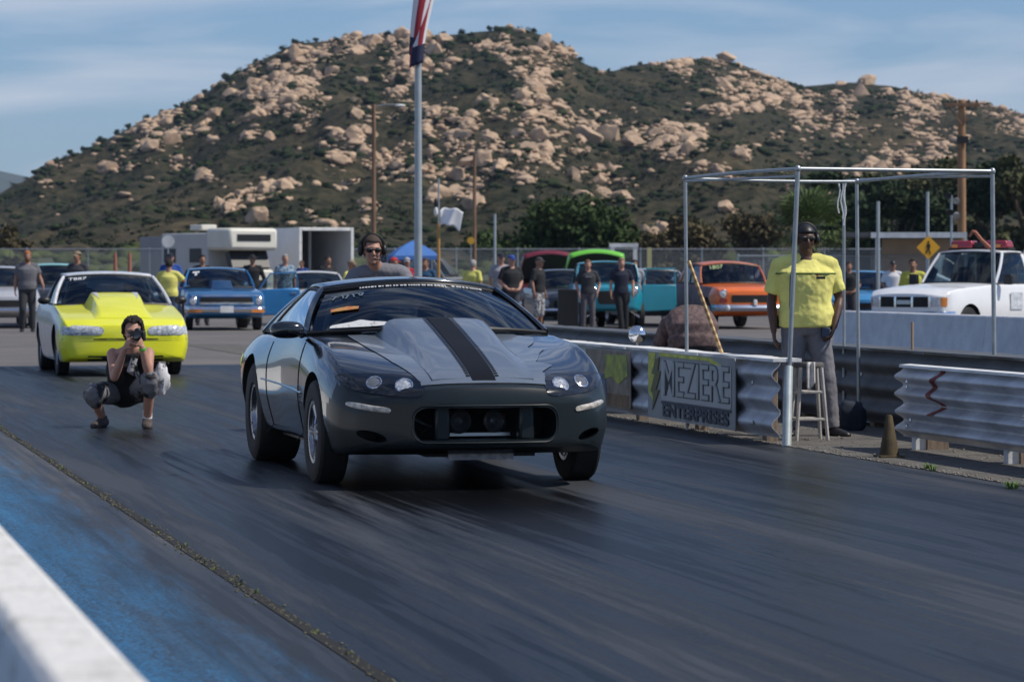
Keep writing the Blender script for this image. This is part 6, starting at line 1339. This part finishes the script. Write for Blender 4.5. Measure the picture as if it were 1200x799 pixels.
    if beard: mb = MB(); mb.ell(H_((0, -.035, -.068)), (.058 * f, .062 * f, .050 * f), hm, 14, 10); o = mb.build('beard', beard, body)
    if helmet: shell_('helmet', helmet, lambda y: -.12 if y > -.02 else .05, (.115, .135, .13), (0, .01, .01))
    return body, J
black_c = cloth('black', (.014, .015, .018)); grey_c = cloth('grey', (.13, .13, .145)); dgrey_c = cloth('dgrey', (.045, .046, .055)); yel_c = cloth('yellow', (.66, .62, .16)); blue_c = cloth('blue', (.02, .07, .30)); denim = cloth('denim', (.04, .07, .14)); white_c = cloth('white', (.62, .62, .64)); red_c = cloth('red', (.36, .02, .035)); khaki = cloth('khaki', (.26, .2, .13)); navy = cloth('navy', (.012, .016, .035)); ltgrey = cloth('ltgrey', (.30, .30, .33))
hair_d = mat('hair_dark', (.018, .013, .01), .8, bump=1, bs=60); hair_g = mat('hair_grey', (.35, .33, .31), .8, bump=1, bs=60); hair_b = mat('hair_brown', (.07, .04, .022), .8, bump=1, bs=60)
tanshoe = mat('tan_shoe', (.36, .29, .20), .8)

# man in the yellow shirt
m_tee = cloth('bright_yellow', (.74, .69, .20), var=.12, vs=5)
ps = dict(shL=(-.205, .01, 1.42), shR=(.205, .01, 1.42), elL=(-.275, .04, 1.13), elR=(.29, .03, 1.14), wrL=(-.265, -.05, .87), wrR=(.23, -.10, .91), hdL=(.05, -.2, -1), hdR=(-.35, -.3, -.9), knL=(-.11, -.02, .50), knR=(.17, -.05, .50), anL=(-.11, .05, .085), anR=(.21, -.03, .085), ftL=(-.15, -1, 0), ftR=(.75, -.9, 0), look=(.12, -1, -.02), pel=(.01, 0, .95))
sp_ = G(944, 512); sp_.y += .05; starter, JS = person('heavy man in a bright yellow shirt and grey trousers standing behind the stool', sp_, R(2), 1.80, ps, 'brown', m_tee, .80, cloth('grey_trouser', (.17, .165, .18), vs=4), 1.0, m_black, hair=None, cap=m_black, brim=False, glasses=True, headset=2, fat=1.24, vox=.009, detail=True, curl=.4)
f = 1.80 / 1.78
def child(mb, name, mt, par, **k): return mb.build(name, mt, par, **k)
def band(par, J, f, rings_i, mt, name, z=0, inf=.022, hh=.018, tilt=0):     # belt hugging the torso
    rs = torso_rings(J, f, 0, 9, inf * f, 1.24); r = rs[rings_i]; mb = MB(); n = len(r)
    out = [[p + Vector((0, 0, z - hh + tilt * p.x)) for p in r], [p + Vector((0, 0, z + hh + tilt * p.x)) for p in r]]; mb.rings(out, cap=False); o = mb.build(name, mt, par); sd = o.modifiers.new('t', 'SOLIDIFY'); sd.thickness = .006; return o
band(starter, JS, f, 5, mat('green_strap', (.10, .16, .03), .7), 'chest_strap', z=-.005, hh=.007, inf=.034)
mb = MB(); mb.box((.105, -.205, 1.325), (.075, .006, .022)); mb.box((.075, -.208, 1.345), (.02, .006, .012), mi=1); mb.build('shirt_print', [navy, red_c], starter)
mb = MB(); mb.box((.155, -.135, .87), (.075, .03, .085)); mb.build('belt_radio', mat('radio_blue', (.012, .025, .06), .4), starter, bevel=.01)
mb = MB(); mb.tube([(-.12, -.17, 1.44), (-.145, -.185, 1.33), (-.15, -.18, 1.1), (-.14, -.17, .95)], .006, 6); mb.build('radio_cord', m_black, starter)

# crouching photographer
ps = dict(pel=(-.04, .20, .32), chest=(.0, .06, .56), neck=(.05, -.03, .70), head=(.075, -.10, .845), shL=(-.13, .0, .65), shR=(.20, -.04, .66), elL=(-.06, -.24, .45), elR=(.25, -.25, .49), wrL=(.045, -.30, .70), wrR=(.205, -.31, .72), hdL=(.5, -.25, .75), hdR=(-.35, -.25, .8), palmL=(.6, .6, 0), palmR=(-.7, .5, 0),
          hipL=(-.13, .17, .30), hipR=(.06, .16, .31), knL=(-.27, -.18, .31), knR=(.26, -.24, .43), anL=(-.22, -.01, .085), anR=(.20, -.08, .085), ftL=(-.2, -1, 0), ftR=(.2, -1, 0), look=(.18, -1, -.12))
m_short = cloth('grey_black_shorts', (.17, .17, .18), vs=6, col2=(.02, .02, .022), lo=.45, hi=.5)
pg_ = G(149, 501); photog, JP = person('photographer in a black sleeveless top crouching on the track and aiming a camera', pg_, R(-6), 1.78, ps, 'fair', cloth('black_tank', (.012, .012, .014)), .2, m_short, .62, mat('skate_shoe', (.07, .055, .05), .8, var=.4, vs=14), hair=hair_d, vox=.009, tank=True, detail=True, curl=.75, curly=True, fat=1.12)
cmm = empty('photo_camera', pg_, R(-6), 'black camera held up to the eye of the crouching photographer', 'camera'); cc = Vector((.150, -.240, .815))
mb = MB(); mb.box(cc, (.135, .065, .09)); mb.box(cc + Vector((0, 0, .055)), (.06, .055, .03), taper=.7); mb.build('camera_body', m_black, cmm, bevel=.012)
mb = MB(); mb.tube([cc + Vector((0, -.02, -.005)), cc + Vector((.015, -.09, -.005)), cc + Vector((.02, -.12, -.005)), cc + Vector((.025, -.15, -.006))], [.031, .032, .036, .036], 20); mb.build('lens_barrel', m_black, cmm); mb = MB(); mb.ell(cc + Vector((.026, -.152, -.006)), (.030, .006, .030)); mb.build('front_element', m_glassd if False else mat('lens_glass', (.01, .012, .02), .05, coat=1), cmm)
mb = MB(); w0, w1 = JP['wrR'], JP['elR']; mb.tube([w0.lerp(w1, .05), w0.lerp(w1, .12)], .034, 14); mb.build('wristband', mat('lime_band', (.10, .50, .06), .5), photog)
mb = MB(); k = JP['knR']; mb.tube([k + Vector((0, .0, .02)), k.lerp(JP['anR'], .22)], [.070, .062], 14); mb.build('knee_pad', m_black, photog)
mb = MB(); a = JP['anR']; mb.tube([a + Vector((0, 0, .0)), a + Vector((0, 0, .07))], .044, 14); mb.build('sock', white_c, photog)
mb = MB(); mb.tube([(.10, -.14, .62), (.06, -.15, .50), (.13, -.13, .44), (.10, -.12, .56)], [(.03, .01), (.035, .012), (.03, .012), (.02, .01)], 8); mb.build('shirt_graphic', mat('white_print', (.5, .5, .5), .8, col2=(.03, .03, .03), lo=.45, hi=.5, vs=22), photog)
mb = MB(); mb.ell((.30, .02, .42), (.075, .06, .14), nu=16, nv=12, fn=lambda v: v * (1 + .3 * noise.noise(v * 2.5))); o = mb.build('cloth_bundle', mat('white_black_cloth', (.62, .62, .64), .9, col2=(.05, .05, .06), lo=.35, hi=.42, vs=12)); o.location = pg_; tag(o, 'crumpled white and black cloth hanging at the hip of the crouching photographer', 'cloth')

# headset man behind the car
ps = dict(pel=(.0, .22, .94), chest=(.02, .05, 1.22), neck=(-.02, -.10, 1.37), head=(-.045, -.18, 1.515), shL=(-.19, -.05, 1.31), shR=(.20, -.05, 1.34), elL=(-.25, -.25, 1.12), elR=(.33, -.22, 1.10), wrL=(-.18, -.42, 1.02), wrR=(.30, -.45, 1.0), look=(.1, -1, -.1))
person('man in a grey shirt with headset and dark glasses leaning in behind the black car', Vector(((442 - 600) / F * 27.2, 27.2, 0)), R(4), 1.83, ps, 'fair', cloth('two_grey', (.17, .17, .19)), .7, dgrey_c, 1, m_black, cap=None, hair=mat('buzz_hair', (.06, .04, .03), .9), glasses=True, headset=1, vox=.009, detail=True, fat=1.08)
# driver
dl = car.matrix_basis @ Vector((-.36, 1.98, 0)); ps = dict(pel=(0, .25, .40), chest=(0, .1, .72), neck=(0, .0, .92), head=(0, -.05, 1.07), shL=(-.19, .03, .86), shR=(.19, .03, .86), elL=(-.26, -.2, .70), elR=(.26, -.2, .70), wrL=(-.15, -.42, .82), wrR=(.15, -.42, .82), hipL=(-.09, .2, .38), hipR=(.09, .2, .38), knL=(-.12, -.25, .5), knR=(.12, -.25, .5), anL=(-.12, -.6, .3), anR=(.12, -.6, .3), hdL=(.1, -.8, .4), hdR=(-.1, -.8, .4))
person('helmeted driver sitting at the wheel of the black race car', car.matrix_basis @ Vector((.36, 1.95, .06)), R(13.5), 1.70, ps, 'fair', white_c, 1.8, black_c, 1, m_black, helmet=m_white, vox=.014)

# bystanders
def at(px, ytop, H=1.76, feet=None):       # place by the row of the head top (or of the feet)
    d = F * CH / (feet - HZ) if feet else (H - CH) * F / (HZ - ytop); return Vector(((px - 600) / F * d, d, 0))
def ab(px, ytop, d, cap=1.93):            # behind something: distance given, height from the row of the head top
    H = min(cap, CH + (HZ - ytop) * d / F); return Vector(((px - 600) / F * d, d, 0)), H
def bystander(label, px, ytop, d, rz, *a, **k):
    loc, H = ab(px, ytop, d); return person(label, loc, R(rz), H, *a, **k)
arms_back = dict(wrL=(-.12, -.14, .98), wrR=(.12, -.16, .98), elL=(-.27, .03, 1.15), elR=(.27, .03, 1.15), hdL=(.9, -.3, -.1), hdR=(-.9, -.3, -.1))
pockets = dict(wrL=(-.22, -.08, .93), wrR=(.22, -.08, .93), elL=(-.29, .05, 1.14), elR=(.29, .05, 1.14))
person('bearded man in a grey shirt walking past the parked cars at far left', at(32, 0, feet=389), R(10), 1.95, dict(wrR=(.34, -.15, .98), elR=(.27, .02, 1.18), knL=(-.1, -.12, .5)), 'tan', grey_c, .7, cloth('charcoal', (.035, .036, .04)), 1, m_black, hair=mat('hair_ginger', (.40, .13, .04), .8), beard=mat('beard_ginger', (.16, .05, .025), .8), fat=1.2)
bystander('man in a tan cap and grey shirt behind the yellow coupe roof', 91, 292, 72, -20, None, 'tan', dgrey_c, .7, denim, 1, cap=khaki, hair=hair_d)
bystander('man in a yellow shirt with raised elbows between the yellow coupe and the blue car', 198, 302, 68, 170, dict(wrL=(-.08, -.2, 1.42), wrR=(.08, -.2, 1.42), elL=(-.33, -.1, 1.25), elR=(.33, -.1, 1.25), hdL=(.6, -.3, .5), hdR=(-.6, -.3, .5)), 'tan', yel_c, .8, denim, 1, hair=hair_d, fat=1.2)
bystander('man in a blue shirt standing behind the man with raised elbows', 200, 292, 80, 0, None, 'tan', blue_c, .7, denim, 1, cap=navy)
bystander('dark clothed man with bowed head behind the blue car roof, left side', 237, 297, 84, 15, None, 'tan', black_c, .7, dgrey_c, 1, hair=hair_d)
bystander('man in a dark jacket and black wide brimmed hat beside the open blue door', 296, 297, 86, 0, pockets, 'tan', black_c, 1.9, black_c, 1, cap=black_c, brim=False, hatbrim=True)
m_plaid = mat('plaid_cloth', (.26, .36, .45), .9, col2=(.05, .09, .14), vs=18, lo=.45, hi=.55)
bystander('grey haired man in a blue plaid shirt behind the open blue door', 334, 296, 84, 20, None, 'fair', m_plaid, .9, denim, 1, hair=hair_g, fat=1.1)
bystander('man in a blue shirt standing at the mouth of the open trailer', 354, 283, 122, -30, None, 'tan', blue_c, .7, denim, 1, hair=hair_b)
bystander('man in black with a white and red sleeve in front of the open trailer', 384, 296, 92, 30, arms_back, 'tan', black_c, .8, dgrey_c, 1, hair=hair_d, vest=None)
bystander('man in a yellow vest half hidden behind the headset man', 411, 303, 70, 60, None, 'tan', yel_c, .7, denim, 1, cap=khaki)
bystander('man in a red cap looking away behind the headset man', 461, 300, 74, 120, None, 'tan', red_c, .7, denim, 1, cap=cloth('cap_red', (.45, .03, .04)))
bystander('man in a red shirt and pale cap left of the flagpole', 477, 300, 76, 0, arms_back, 'tan', red_c, .8, denim, 1, cap=ltgrey)
bystander('man in a dark blue shirt right of the flagpole', 499, 301, 74, -20, None, 'tan', cloth('teal_blue', (.02, .07, .14)), .8, denim, 1, hair=hair_b)
bystander('grey haired person in a yellow shirt seen from behind, right of the ochre flag staff', 554, 303, 78, 150, None, 'fair', yel_c, .8, denim, 1, hair=hair_g)
bystander('man in a dark cap and pale shirt behind the man in the blue cap', 587, 295, 76, 10, None, 'fair', ltgrey, .8, denim, 1, cap=navy)
bystander('broad man in a black shirt and blue cap looking down at his hands', 599, 297, 72, 25, arms_back, 'fair', black_c, .8, dgrey_c, 1, cap=blue_c, fat=1.2)
m_camo = mat('camouflage', (.42, .42, .43), .9, col2=(.09, .09, .10), vs=16, lo=.47, hi=.5)
person('man in a black shirt and camouflage shorts with his side to the camera', G(631, 388.5), R(60), 1.80, None, 'tan', black_c, .8, m_camo, .6, m_black, cap=dgrey_c, fat=1.1)
b1_, _ = person('man in a charcoal shirt and grey trousers with hands in his pockets', G(689, 388), R(4), 1.74, pockets, 'fair', cloth('charcoal_tee', (.035, .037, .044)), .75, cloth('grey_jeans', (.10, .095, .11)), 1, tanshoe, hair=mat('short_brown', (.16, .09, .05), .9), fat=1.06)
mb = MB(); mb.box((0, -.142, 1.30), (.15, .01, .02)); mb.build('shirt_print', ltgrey, b1_)
person('man in a black polo and black trousers leaning on one leg before the turquoise car', G(728, 389), R(12), 1.78, dict(wrR=(.26, -.12, .92), elR=(.29, 0, 1.16), knL=(-.05, -.05, .5), anL=(.0, -.02, .085)), 'fair', navy, .75, black_c, 1, hair=mat('shaved_hair', (.25, .15, .1), .9))
bystander('man in a pale shirt half hidden behind the man in the black polo', 744, 303, 84, -10, None, 'tan', ltgrey, .8, denim, 1, hair=hair_d)
bystander('bystander in a pale shirt behind the raised green hood', 672, 291, 99, 180, None, 'tan', ltgrey, .8, denim, 1, hair=hair_d)
bystander('man in dark clothes standing right of the pipe frame post', 995, 305, 76, -5, arms_back, 'tan', black_c, .8, dgrey_c, 1, hair=hair_d)
bystander('man in a white shirt and black cap in front of the tan shed', 1046, 304, 78, 0, arms_back, 'tan', white_c, .8, denim, 1, cap=m_black)
bystander('man in a yellow shirt with a dark strap leaning by the white pickup windshield', 1070, 301, 61, -15, dict(wrR=(.55, -.1, 1.15), elR=(.35, 0, 1.2), hdR=(1, 0, -.1)), 'tan', cloth('yellow_olive', (.52, .50, .08)), .9, denim, 1, hair=hair_d, fat=1.15)
dp = pk.matrix_basis @ Vector((.38, 1.95, .28)); person('driver in a dark shirt resting an arm in the pickup side window', dp, rzp, 1.72, dict(pel=(0, .2, .45), chest=(0, .1, .75), neck=(0, .03, .95), head=(0, -.03, 1.10), shL=(-.18, .05, .88), shR=(.18, .05, .88), elL=(-.22, -.2, .72), elR=(.34, -.12, .84), wrL=(-.1, -.4, .85), wrR=(.36, -.2, 1.12), hipL=(-.09, .15, .42), hipR=(.09, .15, .42), knL=(-.1, -.3, .45), knR=(.1, -.3, .45), anL=(-.1, -.5, .2), anR=(.1, -.5, .2), hdR=(0, -.1, 1)), 'tan', navy, .7, denim, 1, hair=hair_d)
# bent-over person behind the near guardrail, back to the camera
m_chk = mat('brown_check', (.15, .10, .095), .9, col2=(.085, .055, .055), vs=22, lo=.45, hi=.55)
bp0 = Vector(((812 - 600) / F * 30.5, 30.5, 0)); person('person in a brown checked shirt bent over with back turned behind the near guardrail', bp0, R(190), 1.80, dict(pel=(0, .02, .66), chest=(0, -.02, .86), neck=(.02, -.32, .93), head=(.02, -.46, .86), shL=(-.19, -.24, .88), shR=(.19, -.24, .88), elL=(-.26, -.35, .62), elR=(.26, -.35, .62), wrL=(-.16, -.42, .38), wrR=(.16, -.42, .38), hipL=(-.10, 0, .64), hipR=(.10, 0, .64), knL=(-.22, -.22, .40), knR=(.22, -.22, .40), anL=(-.18, .02, .085), anR=(.18, .02, .085), look=(0, -.8, -.8)), 'tan', m_chk, .9, black_c, 1, hair=hair_d, fat=1.45, vox=.013)
# haze: the thin air that lets the far mountain fade to blue
mb = MB(); mb.box((0, 3500, 151), (19000, 9000, 305)); hz = mb.build('haze', [], smooth=False); hm_ = bpy.data.materials.new('haze_air'); hm_.use_nodes = True; t = hm_.node_tree; t.nodes.clear(); o_ = N(t, 'ShaderNodeOutputMaterial'); pv = N(t, 'ShaderNodeVolumePrincipled'); pv.inputs['Color'].default_value = (.5, .7, 1, 1); pv.inputs['Density'].default_value = .00006; t.links.new(pv.outputs[0], o_.inputs['Volume']); hz.data.materials.append(hm_); tag(hz, kind='stuff')
hz['label'] = 'thin bluish air haze over the whole valley'
